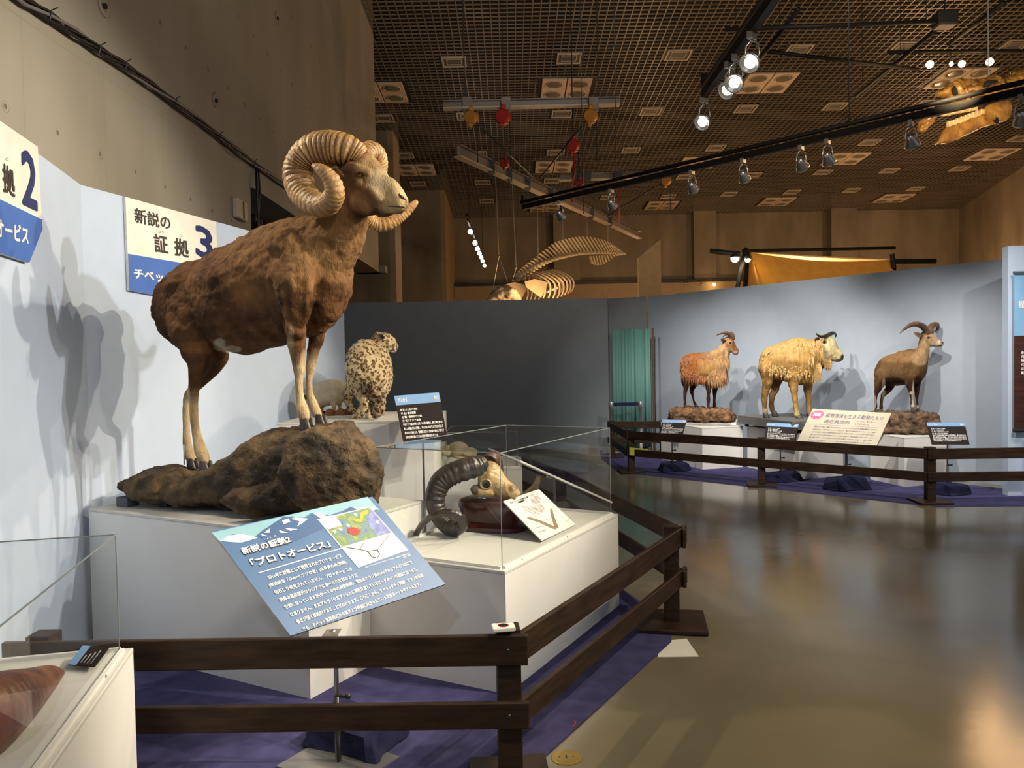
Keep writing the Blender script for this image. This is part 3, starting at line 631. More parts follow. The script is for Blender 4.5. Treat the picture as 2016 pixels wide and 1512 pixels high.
sign('evidence_sign', W2b, W3a, [(-90, 176), (74.5, 289), (83.5, 451), (57.5, 517), (-80, 472)], 'cream and blue wall sign numbered 2 cut by the left frame edge',
     [(-88, 350), (82, 432), (83.5, 451), (57.5, 517), (-80, 472)],
     [('証', (-34, 371), (-4, 384), (-36, 308), 'ink', .022, 'lettering'), ('拠', (5, 377), (29, 390), (3, 319), 'ink', .022, 'lettering'), ('こ', (10, 315), (17, 317), (10, 310), 'ink', 0, 'lettering'), ('新説の', (-80, 285), (-10, 320), (-82, 240), 'ink', .02, 'lettering'),
      ('2', (43, 402), (73.5, 417), (40, 288), 'navyink', .024, 'numeral'), ('プロトオービス', (-70, 452), (55, 483), (-70, 408), 'whiteink', .03, 'lettering')])

# ================================================================== PLINTHS AND CASES
def plinth(name, o, a, la, b, lb, z, label, cat='plinth', top=True, group=None):
    o = Vector(o); a = Vector(a); b = Vector(b); e = empty(name, o, label, cat, group)
    P = lambda i, j, zz: o + a * (la * i) + b * (lb * j) + ZU * zz
    G().hexa([P(0, 0, 0), P(1, 0, 0), P(1, 1, 0), P(0, 1, 0), P(0, 0, z - .018), P(1, 0, z - .018), P(1, 1, z - .018), P(0, 1, z - .018)]).build('body', M['white'], e)
    c = o + a * (la / 2) + b * (lb / 2) + ZU * (z - .009)
    G().obox(c, a * (la / 2 + .001), b * (lb / 2 + .001), ZU * .009, .003).build('top_board', M['whitetop'] if top else M['white'], e)
    return e
def glass_box(o, a, la, b, lb, z0, h, label, inset=.035, t=.003, name='display_cover'):
    o = Vector(o) + Vector(a) * inset + Vector(b) * inset; a = Vector(a); b = Vector(b); la -= 2 * inset; lb -= 2 * inset
    e = empty(name, o + ZU * z0, label, 'glass cover'); z1 = z0 + h
    def pane(p, q, nm='pane'):
        p = p + ZU * z0; q = q + ZU * z0; mid = (p + q) / 2 + ZU * (h / 2); d = (q - p) / 2; n = d.cross(ZU).normalized()
        G().add([p, q, q + ZU * h, p + ZU * h], [(0, 1, 2, 3)]).build(nm, M['glass'], e)
        G().beam(p + ZU * h, q + ZU * h, t, .004).beam(p, p + ZU * h, t, t, up=Vector(a)).build('pane_edge', M['glassedge'], e)
    A, B, C, D = o, o + a * la, o + a * la + b * lb, o + b * lb
    for p, q in ((A, B), (B, C), (C, D), (D, A)): pane(p, q)
    G().add([p + ZU * z1 for p in (A, B, C, D)], [(0, 1, 2, 3)]).build('top_pane', M['glass'], e)
    g = G()
    for p, q in ((A, B), (B, C), (C, D), (D, A)):
        dn = ((A + C) / 2 - (p + q) / 2).normalized(); g.beam(p - dn * .009 + ZU * (z0 + .006), q - dn * .009 + ZU * (z0 + .006), .014, .014)
    g.build('base_rim', M['white'], e)
    g = G()
    for k in (.12, .5, .88): 
        p = A.lerp(B, k) + ZU * (z0 + .007) - b * .017; g.lathe([(.005, 0), (.004, .003)], p, 8, -b)
    g.build('screw', M['steel'], e)
    return e
P0 = Vector((-.99, 3.69, 0)); C0 = Vector((-.05, 3.70, 0)); CZ = .80
plinth('white_plinth', P0, U2, 1.66, U1, .965, CZ, 'large white plinth carrying the ram and its rock')
plinth('white_plinth', C0, U2, .83, U1, 1.51, .60, 'white plinth under the horned skull case')
glass_box(C0, U1, 1.51, U2, .83, .60, .56, 'clear cover over the dark horned skull')
plinth('white_plinth', (-1.84, 6.1, 0), (1, 0, 0), 1.22, (0, 1, 0), 1.2, 1.15, 'tall white plinth under the spotted leopard')
plinth('white_plinth', (-.60, 6.5, 0), (1, 0, 0), .67, (0, 1, 0), .75, .71, 'small white plinth behind the horned skull case')
glass_box((-.60, 6.5, 0), (1, 0, 0), .67, (0, 1, 0), .75, .71, .30, 'small clear cover over the pale skull at the back')
NV = Vector((-.226, .974, 0)).normalized(); NL = Vector((-.974, -.226, 0)).normalized()
N0 = PZ(262, 1275, .63); N0.z = 0
ns = N0 - NV * 2.0
plinth('white_plinth', ns, NV, 2.0, NL, 1.1, .63, 'nearest white plinth at lower left with a reddish horn on top')
glass_box(ns, NV, 2.0, NL, 1.1, .63, .405, 'clear cover over the reddish horn at lower left')
# pale skull in the small case
Q = Vector((-.48, 6.8, .71)); e = empty('small_skull', Q, 'small pale animal skull in the case at the back', 'skull')
G().ell(Q + Vector((.0, 0, .14)), .09, .08, .06).ell(Q + Vector((.10, -.02, .11)), .07, .05, .04).ell(Q + Vector((-.1, 0, .12)), .06, .07, .05).build('cranium', M['bone'], e, True)
G().tube([Q + Vector((-.05, 0, .08)), Q + Vector((.05, 0, .05)), Q + Vector((.16, 0, .07))], [.02, .022, .012], 8).build('jaw', M['bone'], e, True)
G().tube([Q, Q + ZU * .10], .012, 8).box(Q.x - .06, Q.x + .06, Q.y - .05, Q.y + .05, Q.z, Q.z + .012).build('mount', M['steel'], e)

# ================================================================== FENCES
def post(c, e, rot=0.0, h=.60, w=.045, plate=.15):
    c = Vector((c[0], c[1], 0)); cx = Vector((math.cos(rot), math.sin(rot), 0)); cy = Vector((-cx.y, cx.x, 0))
    G().obox(c + ZU * (h / 2 + .011), cx * w, cy * w, ZU * (h / 2 - .011), .004).build('post', M['wood'], e)
    G().obox(c + ZU * .018, cx * plate, cy * plate, ZU * .012, .004).build('base_plate', M['wood'], e)
def rails(a, b, side, e, ea=.05, eb=.05, w=.024):
    a = Vector((a[0], a[1], 0)); b = Vector((b[0], b[1], 0)); d = (b - a).normalized(); n = Vector((-d.y, d.x, 0)) * side * (.045 + w / 2)
    for (z, h) in ((.53, .115), (.285, .10)):
        r = G().obox((a - d * ea + b + d * eb) / 2 + n + ZU * z, (b - a + d * (ea + eb)) / 2, n.normalized() * (w / 2), ZU * (h / 2), .004).build('rail', M['wood'], e)
        for q in (a, b):
            G().lathe([(.008, 0), (.006, .003), (.001, .003)], q + n * 1.0 + n.normalized() * (w / 2) + ZU * z, 8, n).build('screw_head', M['darksteel'], r)
PA, PB, PCc, PDd, P00 = (-.034, 2.93), (.934, 4.66), (.42, 7.05), (-.2, 9.0), (-1.80, 2.95)
e = empty('barrier_fence', (PA[0], PA[1], 0), 'near dark brown wooden barrier around the ram and skull exhibits', 'fence')
a1 = math.atan2(PB[1] - PA[1], PB[0] - PA[0]); a2 = math.atan2(PCc[1] - PB[1], PCc[0] - PB[0])
post(PA, e, 0.08); post(PB, e, a1 + .35, plate=.20); post(PCc, e, a2); post(PDd, e, a2); post(P00, e)
rails(P00, PA, -1, e, .12, .075); rails(PA, PB, -1, e, .03, .10); rails(PB, PCc, -1, e, .07, .05); rails(PCc, PDd, -1, e)
F1, F2, F3, F4, F0, F0b = (1.66, 11.0), (3.07, 9.65), (4.45, 8.33), (6.35, 8.25), (1.62, 12.75), (2.42, 12.62)
e = empty('barrier_fence', (F2[0], F2[1], 0), 'far dark brown wooden barrier before the three mounted animals', 'fence')
for a, b in ((F1, F2), (F2, F3), (F3, F4)): rails(a, b, -1, e)
rails(F0, F1, -1, e); rails(F0, F0b, -1, e)
post(F1, e, 0.05, plate=.17); post(F2, e, -.76 + .5, plate=.17); post(F3, e, -.05, plate=.17); post(F4, e); post(F0, e, plate=.17); post(F0b, e)
# yellow arrow sign on the far barrier
s_ = Board([(1239, 881), (1276, 884), (1275, 899), (1239, 896)], (1.60, 10.90, 0), Vector((-.25, -.97, 0)), .006)
e = empty('arrow_sign', s_.c[3], 'yellow upside-down arrow sign on the far barrier post', 'sign'); s_.slab('plate', M['signyellow'], e)
lettering('順→', s_.uv(.90, .12), s_.uv(.28, .12), s_.uv(.90, .88), M['ink'], e, .03, nrm=s_.n) if False else None
c_ = s_
s_.poly('arrow', [(.60, .46), (.80, .46), (.80, .18), (.93, .52), (.80, .86), (.80, .60), (.60, .60)], M['ink'], e, .002)
lettering('順', s_.uv(.58, .15), s_.uv(.32, .15), s_.uv(.58, .88), M['ink'], e, .02, nrm=s_.n)
# no-touch block on the near post
q = Vector((PA[0], PA[1], .602)); q = PZ(991, 1240, .602); e = empty('notice_block', q, 'small white notice block with a red ring on the near post', 'notice')
G().obox(q + ZU * .009, (.042, .006, 0), (-.004, .030, 0), (0, 0, .008), .003).build('block', M['paper'], e)
G().lathe([(.020, .0172), (.020, .018), (.016, .018), (.016, .0172)], q, 20).build('red_ring', M['red'], e); G().box(q.x - .012, q.x + .012, q.y - .004, q.y + .004, q.z + .0172, q.z + .0182).build('dark_mark', M['ink'], e)
# paper on the floor, brass plate, tag
c = [PZ(x, y, .001) for x, y in ((1290, 1264), (1352, 1258), (1376, 1293), (1296, 1294))]
tag(G().prism(c, (0, 0, .002)).build('paper_sheet', M['paper'], None, False, c[0]), 'blank white paper sheet on the floor beside the barrier foot', 'paper')
q = PZ(1115, 1492, 0); e = empty('floor_plate', q, 'round brass socket cover set in the floor', 'floor cover')
G().lathe([(.062, .0), (.062, .003), (.058, .005), (.001, .005)], q, 32).build('disc', M['brass'], e); G().box(q.x - .003, q.x + .003, q.y - .012, q.y + .012, q.z + .005, q.z + .006).box(q.x - .03, q.x - .026, q.y - .003, q.y + .003, q.z + .005, q.z + .006).box(q.x + .026, q.x + .03, q.y - .003, q.y + .003, q.z + .005, q.z + .006).build('slot', M['darksteel'], e)
q = PZ(1128, 1426, .004); tag(G().tube([q + Vector((-.012, -.03, 0)), q + Vector((.004, -.02, .002)), q + Vector((.012, .01, .002)), q + Vector((.008, .03, 0))], .004, 6).build('cable_stub', M['red'], None, True, q), 'short reddish cord stub at the carpet edge', 'cord')

# ================================================================== LECTERN BOARDS
def bag(base, label, sx=.17, sy=.13, h=.10, rot=0.0, seed=0):
    """a cloth wrapped around a weight: faceted sides, gathered folds and a creased top."""
    rnd = random.Random(seed); n = 40; m = 9; rr = []; fold = [rnd.uniform(-1, 1) for _ in range(n)]
    prof = [(0, 1.10), (.10, 1.07), (.30, 1.02), (.55, .97), (.78, .93), (.93, .84), (1.0, .62), (1.04, .35), (.98, .12), (.97, .01)]
    for i, (z, f) in enumerate(prof):
        ring = []
        for j in range(n):
            a = 2 * math.pi * j / n; ex = .42; cx = math.copysign(abs(math.cos(a)) ** ex, math.cos(a)); cy = math.copysign(abs(math.sin(a)) ** ex, math.sin(a))
            w_ = f * (1 + .10 * math.sin(a * 2 + seed) + .07 * math.sin(a * 5 + seed * 2 + i * .5) + .035 * fold[j]); x_, y_ = cx * sx * w_, cy * sy * w_
            zz = h * z * (1 + .14 * math.sin(a + seed) * (i > 3) + .08 * math.sin(a * 3 + i + seed) * (i > 2))
            ring.append(Vector((base[0] + x_ * math.cos(rot) - y_ * math.sin(rot), base[1] + x_ * math.sin(rot) + y_ * math.cos(rot), .014 + zz)))
        rr.append(ring)
    o = autosm(G().rings(rr).build('weight_bag', M['navy'], None, False, (base[0], base[1], 0)), 28); return tag(o, label, 'weight bag', 'cloth-covered weights on the stand feet')
def stand(e, top, foot, d=.009, plate=True, rot=.4):
    top = Vector(top); f = Vector((foot[0], foot[1], .012))
    G().tube([f, Vector((f.x, f.y, top.z * .5))], d * 1.25, 10).build('lower_pole', M['darksteel'], e, True)
    G().tube([Vector((f.x, f.y, top.z * .5)), Vector((f.x, f.y, top.z - .03)), top], d, 10).build('upper_pole', M['steel'], e, True)
    G().tube([Vector((f.x, f.y, top.z * .5)), Vector((f.x + .04, f.y, top.z * .5))], .008, 6).ell(Vector((f.x + .045, f.y, top.z * .5)), .013).build('clamp_screw', M['darksteel'], e)
    if plate: G().obox(Vector((f.x, f.y, .009)), Vector((math.cos(rot), math.sin(rot), 0)) * .19, Vector((-math.sin(rot), math.cos(rot), 0)) * .15, ZU * .004).build('foot_plate', M['steel'], e)
def under(b, p): return p - b.n * (b.th + .002)
# main information board
def quad_plane(c, depth):
    r = [raydir(*p) for p in c]; Am = np.array([[r[1].x, -r[2].x, r[3].x], [r[1].y, -r[2].y, r[3].y], [r[1].z, -r[2].z, r[3].z]])
    k = np.linalg.solve(Am, np.array([r[0].x, r[0].y, r[0].z])); d = np.array([1, k[0], k[1], k[2]]); d *= depth / d.mean()
    P = [CP + r[i] * float(d[i]) for i in range(4)]; return P, (P[1] - P[0]).cross(P[3] - P[0]).normalized()
IC = [(417, 1046), (733, 978), (877, 1150), (572, 1252)]
Pq, nq = quad_plane(IC, 3.30)

B = Board(IC, (Pq[0] + Pq[2]) / 2, nq, .010)
e = empty('information_board', B.uv(.5, .5), 'large tilted blue information board with mountains and a map', 'information board')
B.slab('board_edge', M['paper'], e)
B.pxpoly('blue_print', IC, M['boardblue'], e, .0006)
zb2 = lambda x, y: (400 + x / 4.032, 940 + y / 4.032)
B.pxpoly('sky_print', [zb2(*p) for p in ((65, 440), (1305, 155), (1395, 262), (1330, 245), (1230, 265), (1160, 238), (1100, 268), (1000, 300), (900, 290), (850, 285), (800, 320), (700, 310), (640, 312), (590, 350), (470, 420), (410, 470), (330, 452), (230, 455), (130, 510))], M['boardsky'], e, .0012)
for pts in (((430, 460), (520, 390), (640, 310), (720, 318), (790, 375), (860, 285), (930, 300), (960, 400), (700, 520), (520, 520)), ((1090, 290), (1165, 236), (1260, 262), (1180, 290))):
    B.pxpoly('mountain_print', [zb2(*p) for p in pts], M['mountblue'], e, .0018)
for pts in (((135, 508), (200, 465), (310, 452), (400, 470), (430, 482), (300, 520), (225, 515)), ((625, 345), (675, 328), (690, 352), (640, 372)), ((730, 318), (830, 330), (790, 360), (745, 390), (765, 350), (700, 330)), ((870, 285), (920, 275), (975, 310), (1060, 300), (1000, 325), (930, 325)), ((485, 440), (530, 405), (525, 440)), ((600, 420), (670, 440), (615, 442)), ((650, 405), (750, 412), (690, 425)), ((455, 450), (520, 468), (470, 465)), ((1190, 240), (1300, 235), (1395, 250), (1350, 262), (1230, 262))):
    B.pxpoly('snow_print', [zb2(*p) for p in pts], M['snow'], e, .0024)
B.pxpoly('map_sheet', [zb2(*p) for p in ((905, 335), (1320, 235), (1625, 578), (1228, 718))], M['snow'], e, .003)
mapm = bpy.data.materials.new('relief_map_print'); mapm.use_nodes = True; nt = mapm.node_tree; nz = nt.nodes.new('ShaderNodeTexNoise'); nz.inputs['Scale'].default_value = 26; nz.inputs['Detail'].default_value = 4; tc = nt.nodes.new('ShaderNodeTexCoord'); cr = nt.nodes.new('ShaderNodeValToRGB')
nt.links.new(tc.outputs['Object'], nz.inputs[0]); nt.links.new(nz.outputs[0], cr.inputs[0]); nt.links.new(cr.outputs[0], nt.nodes['Principled BSDF'].inputs[0])
for i, (p_, c_) in enumerate(((.3, (.05, .09, .25, 1)), (.42, (.12, .20, .30, 1)), (.5, (.10, .20, .06, 1)), (.6, (.20, .26, .08, 1)), (.72, (.30, .27, .14, 1)))):
    el = cr.color_ramp.elements[i] if i < 2 else cr.color_ramp.elements.new(p_); el.position = p_; el.color = c_
B.pxpoly('map_print', [zb2(*p) for p in ((1050, 310), (1320, 240), (1490, 440), (1100, 555), (985, 415), (1105, 385))], mapm, e, .0036)
sea = pm('map_sea', lin(92, 100, 160)[:3], .5, c2=lin(120, 130, 180)[:3], scale=30)
B.pxpoly('map_sea', [zb2(*p) for p in ((1330, 262), (1345, 275), (1490, 438), (1380, 470), (1320, 400), (1300, 330))], sea, e, .0042)
B.pxpoly('map_red_area', [zb2(*p) for p in ((1140, 405), (1200, 400), (1250, 425), (1235, 455), (1190, 465), (1145, 440))], M['red'], e, .0048)
B.pxpoly('map_yellow_area', [zb2(*p) for p in ((1180, 345), (1240, 330), (1240, 285), (1300, 262), (1310, 290), (1270, 310), (1260, 360), (1210, 355))], pm('map_yellow', (.55, .38, .03)), e, .0048)
for (x, y) in ((1206, 300), (1382, 360), (1148, 386), (1088, 417), (1040, 435)):
    p = B.at(*zb2(x, y)); G().lathe([(.0085, .0), (.0085, .0055), (.0001, .0056)], p, 16, B.n).build('map_badge', M['snow'], e)
for pts in (((1140, 560), (1240, 575), (1275, 520)), ((1240, 575), (1300, 590), (1380, 580), (1450, 490), (1470, 460)), ((1300, 590), (1320, 610), (1335, 635)), ((1380, 580), (1398, 612), (1380, 645), (1340, 635))):
    G().tube([B.at(*zb2(*p), .0052) for p in pts], .0014, 5).build('map_line', M['ink'], e)
for k in range(5):
    lettering('アルガリの祖先と子孫の化石', B.at(*zb2(945 + 20 * k, 352 + 14 * k)), B.at(*zb2(1035 + 18 * k, 332 + 13 * k)), B.at(*zb2(942 + 20 * k, 345 + 14 * k)), M['ink'], e, 0, lift=.0048, nrm=B.n)
def bt(body, A, Bp, C, m, bold, lift=.0035, nm='lettering'):
    lettering(body, B.at(*zb2(*A)), B.at(*zb2(*Bp)), B.at(*zb2(*C)), M[m], e, bold, nm, lift=lift, nrm=B.n)
for dx, m_, lf in ((6, 'ink', .0030), (0, 'whiteink', .0042)):
    bt('新説の証拠2', (320 + dx, 618 + dx), (704 + dx, 516 + dx), (287 + dx, 565 + dx), m_, .03, lf)
    bt('「プロトオービス」', (395 + dx, 720 + dx), (1015 + dx, 555 + dx), (360 + dx, 655 + dx), m_, .03, lf)
bt('しょう', (485, 498), (540, 485), (478, 485), 'whiteink', 0); bt('こ', (565, 478), (580, 474), (562, 462), 'whiteink', 0)
B.pxpoly('rule_line', [zb2(*p) for p in ((437, 765), (1095, 568), (1093, 562), (433, 759))], M['whiteink'], e, .003)
L_ = [('2016年に新種として発表されたプロトオービス', (520, 815), (1105, 640)), ('(原始的な「Ovis=ヒツジの意」)は骨質の角(洞角)', (530, 880), (1140, 690)), ('化石しか発見されていません。プロトオービスの', (572, 935), (1185, 742)),
      ('洞角の基底部分はシロアリに食べられた材のように', (612, 995), (1228, 792)), ('空洞になっていますが(ケースの中の画像参照)、現生のヒツジ属(Ovis)であるアルガリほどで', (655, 1055), (1665, 690)),
      ('はありません。またアルガリや北アメリカに現在生息しているビッグホーンの洞角と比べると、', (700, 1112), (1705, 742)), ('巻きが弱く原始的であることがわかります。このことから、チベットケサイ同様、ヒツジの系統', (748, 1168), (1750, 792)),
      ('でも、チベット高原周辺から東および西側に向かったという放散ルートが考えられます。', (795, 1228), (1730, 862))]
for body, A, Bp in L_: bt(body, A, Bp, (A[0] - 19, A[1] - 34), 'whiteink', .018)
bt('図をもとに作成された系統と分布の地図、各種の分布域を示す', (1290, 722), (1640, 610), (1284, 712), 'whiteink', 0); bt('監修 標本', (1590, 645), (1650, 622), (1585, 633), 'whiteink', 0)
ft = PZ(652, 1420, 0); tp = under(B, PPL(657, 1240, B.O, B.n)); ft = Vector((tp.x, tp.y + .04, 0))
stand(e, tp, ft, .010, True, -.55)
G().obox(tp - B.n * .012, Vector((.03, 0, 0)), Vector((0, .03, 0)), B.n * .010).build('bracket', M['steel'], e)
bag((PZ(700, 1455, 0).x, PZ(700, 1455, 0).y), 'crumpled navy weight bag under the large blue board', .19, .15, .10, -.4, 3)
# ram label and other species labels
def label_board(name, c, depth, fx, tilt, label, title, foot_px, lines, hb=.24, jp=None, bagpx=None, bagl='', seed=0):
    cx = (sum(p[0] for p in c) / 4, sum(p[1] for p in c) / 4); O, n = tilted(cx, depth, fx, tilt); b = Board(c, O, n, .006)
    e = empty(name, b.uv(.5, .5), label, 'label board'); b.slab('plate', M['labeldark'], e)
    b.poly('header_band', [(0, 0), (1, 0), (1, hb), (0, hb)], M['labelblue'], e)
    b.text(title, .06, .06 + .05 * len(title), hb * .30, hb * .78, M['whiteink'], e, .03); b.text('偶蹄目', .86, .96, hb * .3, hb * .75, M['whiteink'], e, .02)
    v = hb + .08
    for (t, a1_) in lines:
        dv = .075 if a1_ < .8 else .085; b.text(t, .07, a1_, v, v + dv * .68, M['whiteink'], e, .03); v += dv
    p = under(b, b.uv(.5, .62)); stand(e, p, (p.x, p.y + .02), .009, False)
    if bagpx: q = PZ(bagpx[0], bagpx[1], 0); bag((p.x + .02, p.y + .02), bagl, .19, .14, .11, .3, seed)
    return b, e
SP = [('和 名 / ウシ科ヤギ亜科', .45), ('学 名 / 標本剥製', .40), ('分 類 / 偶蹄目ウシ科', .52), ('分 布 / アジア高地', .48),
      ('中央アジアの高山地帯に生息する大型の動物で、群れで草を食べる', .95), ('険しい岩場を巧みに移動し、冬には長い毛が生えて寒さに耐える', .95), ('雄は大きな角をもち、繁殖期には互いに角を突き合わせて争うが', .95), ('近年は生息数が減少しているため各地で保護が進められている。', .80)]
label_board('species_label', [(776, 779.5), (864, 772.5), (882.5, 868), (795, 875)], 5.8, .25, 62, 'tall black label board with blue header beside the leopard', 'アルガリ', None, SP, .20)
label_board('species_label', [(1304.3, 825.8), (1352, 827), (1344, 857), (1297, 856)], 11.05, -.22, 45, 'black label board before the long-haired goat', 'ヒマラヤタール', None, SP, .2, bagpx=(1348, 930), bagl='navy weight bag under the goat label', seed=1)
label_board('species_label', [(1509.8, 832), (1572.5, 834.8), (1566, 870), (1504, 867)], 9.95, -.16, 45, 'black label board before the golden long-faced animal', 'ターキン', None, SP, .2, bagpx=(1535, 950), bagl='navy weight bag beside the middle far post', seed=2)
label_board('species_label', [(1824, 831.7), (1898.7, 832), (1909, 875), (1834.7, 875)], 8.85, .24, 45, 'black label board before the dark-legged sheep', 'バーラル', None, SP, .18, bagpx=(1885, 975), bagl='crumpled navy bag right of the right far post', seed=5)
# topic board
c = [(1600, 804.6), (1755, 813.3), (1722, 886), (1565, 877)]; O, n = tilted((1662, 845), 9.35, -.42, 45); b = Board(c, O, n, .03)
e = empty('topic_board', b.uv(.5, .5), 'large cream text board with pink oval before the golden animal', 'information board'); b.slab('panel', M['cream'], e)
b.poly('print_sheet', [(.015, .03), (.97, .03), (.97, 1), (.015, 1)], M['cream'], e, .001)
ov = [(.095 + .085 * math.cos(a_ * .393), .16 + .12 * math.sin(a_ * .393)) for a_ in range(16)]; b.poly('pink_oval', ov, M['pink'], e, .002)
b.text('TOPIC', .04, .15, .11, .20, M['whiteink'], e, .05, .003)
b.text('極寒環境を生きる動物たちの', .21, .94, .10, .22, M['greytext'], e, .02); b.text('適応具体例', .22, .55, .27, .38, M['greytext'], e, .02); b.text('バーラル、ターキン、', .62, .86, .25, .30, M['greytext'], e, .01); b.text('ヒマラヤタール', .62, .80, .33, .38, M['greytext'], e, .01)
b.poly('rule_line', [(.12, .415), (.93, .415), (.93, .42), (.12, .42)], M['greytext'], e, .002)
for k, t in enumerate(['動物たちは厳しい寒さの中で生き抜くためにさまざまな体の特徴を発達させてきた', '体を大きくして熱を逃がしにくくすること、長い毛で全身をおおうこと、そして鼻の', '大きな空間で冷たい空気をあたためてから肺に送ることなどがその例である。', '高い山にすむウシ科の動物はひづめの形も特殊で、急な岩場でもすべることなく', '登り降りできる。また冬のあいだはわずかな草やこけを食べて過ごし、群れで体を', '寄せ合って風を避ける。こうした適応は氷河時代の大型動物にも見られる。', '展示の標本で毛や角の形を比べてみよう。']):
    b.text(t, .13, .92 if k < 6 else .6, .46 + k * .072, .495 + k * .072, M['greytext'], e, .01)
p = under(b, b.uv(.62, .75)); stand(e, p, (p.x, p.y + .05), .016, True); bag((p.x - .03, p.y - .02), 'dark navy weight bag under the cream text board', .20, .15, .15, .2, 9)
# board seen edge on behind the skull case
O = PY(1078, 932, 5.75); dd = Vector((.88, .26, -.45)).normalized(); ee = Vector((-.284, .96, 0)); nn = ee.cross(dd).normalized(); nn = nn if nn.z > 0 else -nn
b = Board([(0, 0)] * 4, O, nn, .012); b.n = nn; b.c = [O + ee * .42 - dd * .37, O - ee * .42 - dd * .37, O - ee * .42 + dd * .37, O + ee * .42 + dd * .37]
e = empty('information_board', O, 'blue board seen almost edge-on behind the skull case', 'information board'); b.slab('panel', M['paper'], e); b.poly('blue_print', [(.02, .02), (.98, .02), (.98, .98), (.02, .98)], M['boardblue'], e, .001)
stand(e, O - nn * .02, (O.x + .05, O.y), .010, True)
# small labels inside near cases
e = empty('case_label', PZ(174, 1292, .65), 'small black card with blue strip beside the reddish horn', 'label card')
b = Board([(0, 0)] * 4, (0, 0, 0), (0, 0, 1), .004); cc = [PZ(x, y, z) for x, y, z in ((163, 1271, .675), (214, 1275, .675), (186, 1312, .650), (134, 1308, .650))]; b.c = [cc[3], cc[0], cc[1], cc[2]]; b.n = (cc[1] - cc[0]).cross(cc[2] - cc[0]).normalized(); b.n = b.n if b.n.z > 0 else -b.n
b.slab('card', M['labeldark'], e); b.poly('header_band', [(0, 0), (1, 0), (1, .3), (0, .3)], M['labelblue'], e)
for k in range(4): b.text('アルガリの角の標本', .1, .5 + .1 * k, .4 + .13 * k, .45 + .13 * k, M['whiteink'], e, .01)
G().tube([cc[0] - ZU * .004, Vector((cc[0].x, cc[0].y, .632))], .004, 6).build('card_foot', M['paper'], e)
# white picture card in the skull case
WC = [(990.6, 986.7), (1061, 963), (1133, 1032.5), (1066.7, 1064.4)]
Pw, nw = quad_plane(WC, 4.22); nw = nw if nw.z > 0 else -nw; O = (Pw[0] + Pw[2]) / 2
b = Board(WC, O, nw, .006)
lowz = min(p.z for p in b.c); k_ = (CAMH - .606) / (CAMH - lowz)   # scale along the view so that the card's foot rests on the plinth
b = Board(WC, CP + (O - CP) * k_, nw, .006)
e = empty('picture_card', b.c[3], 'white picture card of forked branches leaning in the skull case', 'picture card'); b.slab('card', M['paper'], e)
zc = lambda x, y: (940 + x / 3.877, 870 + y / 3.877)
stepm = pm('print_grey_pink', (.35, .28, .27), .5, c2=(.75, .72, .70), scale=40)
b.pxpoly('photo_print', [zc(*p) for p in ((385, 410), (420, 392), (462, 395), (492, 458), (475, 470), (518, 495), (500, 535), (470, 560), (440, 565), (405, 540), (370, 530), (335, 490), (390, 485), (440, 500), (400, 440))], stepm, e, .001)
brown = pm('print_brown', (.28, .17, .10), .5, c2=(.20, .20, .14), scale=30)
for pts in (((378, 577), (400, 575), (480, 600), (575, 640), (600, 668), (570, 662), (470, 615), (385, 588)), ((555, 515), (570, 507), (582, 560), (618, 655), (590, 668), (575, 610), (556, 540))):
    b.pxpoly('branch_print', [zc(*p) for p in pts], brown, e, .0014)
lettering('プロトオービスの頭骨と角', b.at(*zc(245, 478)), b.at(*zc(385, 430)), b.at(*zc(240, 462)), M['ink'], e, .01, nrm=b.n)
for (x, y) in ((440, 665), (465, 695), (525, 600), (675, 612)):
    lettering('標本の写真', b.at(*zc(x, y)), b.at(*zc(x + (60 if x < 600 else 25), y - 18)), b.at(*zc(x - 3, y - 9)), M['ink'], e, 0, nrm=b.n)
G().prism([b.c[0].lerp(b.c[1], .3) - b.n * .007, b.c[0].lerp(b.c[1], .7) - b.n * .007, Vector((b.c[0].lerp(b.c[1], .7).x, b.c[0].lerp(b.c[1], .7).y + .04, .604)), Vector((b.c[0].lerp(b.c[1], .3).x, b.c[0].lerp(b.c[1], .3).y + .04, .604))], (0, .003, 0)).build('easel_leg', M['paper'], e)
q = PZ(1104, 997, .61); e = tag(G().obox(q + ZU * .012, (.05, .01, .0), (-.01, .035, .012), (0, 0, .004)).build('case_label', M['labeldark'], None, False, q), 'small black card lying behind the white picture card', 'label card')

# ================================================================== TEAL CURTAIN, STANCHIONS, POSTER
g = G(); n = 60; L0 = Vector((1.80, 13.95, 0)); L1 = Vector((2.42, 13.62, 0)); dn = Vector((-.4, -.9, 0)).normalized(); rr = []
for i in range(n + 1):
    t = i / n; rr.append(L0.lerp(L1, t) + dn * (.02 * math.sin(t * 22) + .012 * math.sin(t * 51 + 1)))
vs = []; fs = []
for i in range(n + 1): vs += [rr[i] + ZU * .05, rr[i] + ZU * 2.12, rr[i] - dn * .01 + ZU * 2.12, rr[i] - dn * .01 + ZU * .05]
for i in range(n):
    for j in range(4): fs.append((i * 4 + j, i * 4 + (j + 1) % 4, (i + 1) * 4 + (j + 1) % 4, (i + 1) * 4 + j))
fs += [(0, 1, 2, 3), (n * 4 + 3, n * 4 + 2, n * 4 + 1, n * 4)]
tag(g.add(vs, fs).build('curtain', M['teal'], None, True, L0), 'teal curtain hanging at the corner left of the long-haired goat', 'curtain')
tag(G().box(2.43, 2.46, 13.5, 13.54, 0, 2.12).build('curtain_pole', M['brownhorn'], None, False, (2.44, 13.5, 0)), 'thin dark upright beside the teal curtain', 'pole')
e = empty('belt_barrier', (1.7, 13.3, 0), 'pair of metal stanchions joined by a navy belt before the curtain', 'belt barrier')
S1 = PY(1203, 800, 13.3); S2 = PY(1261, 800, 13.3)
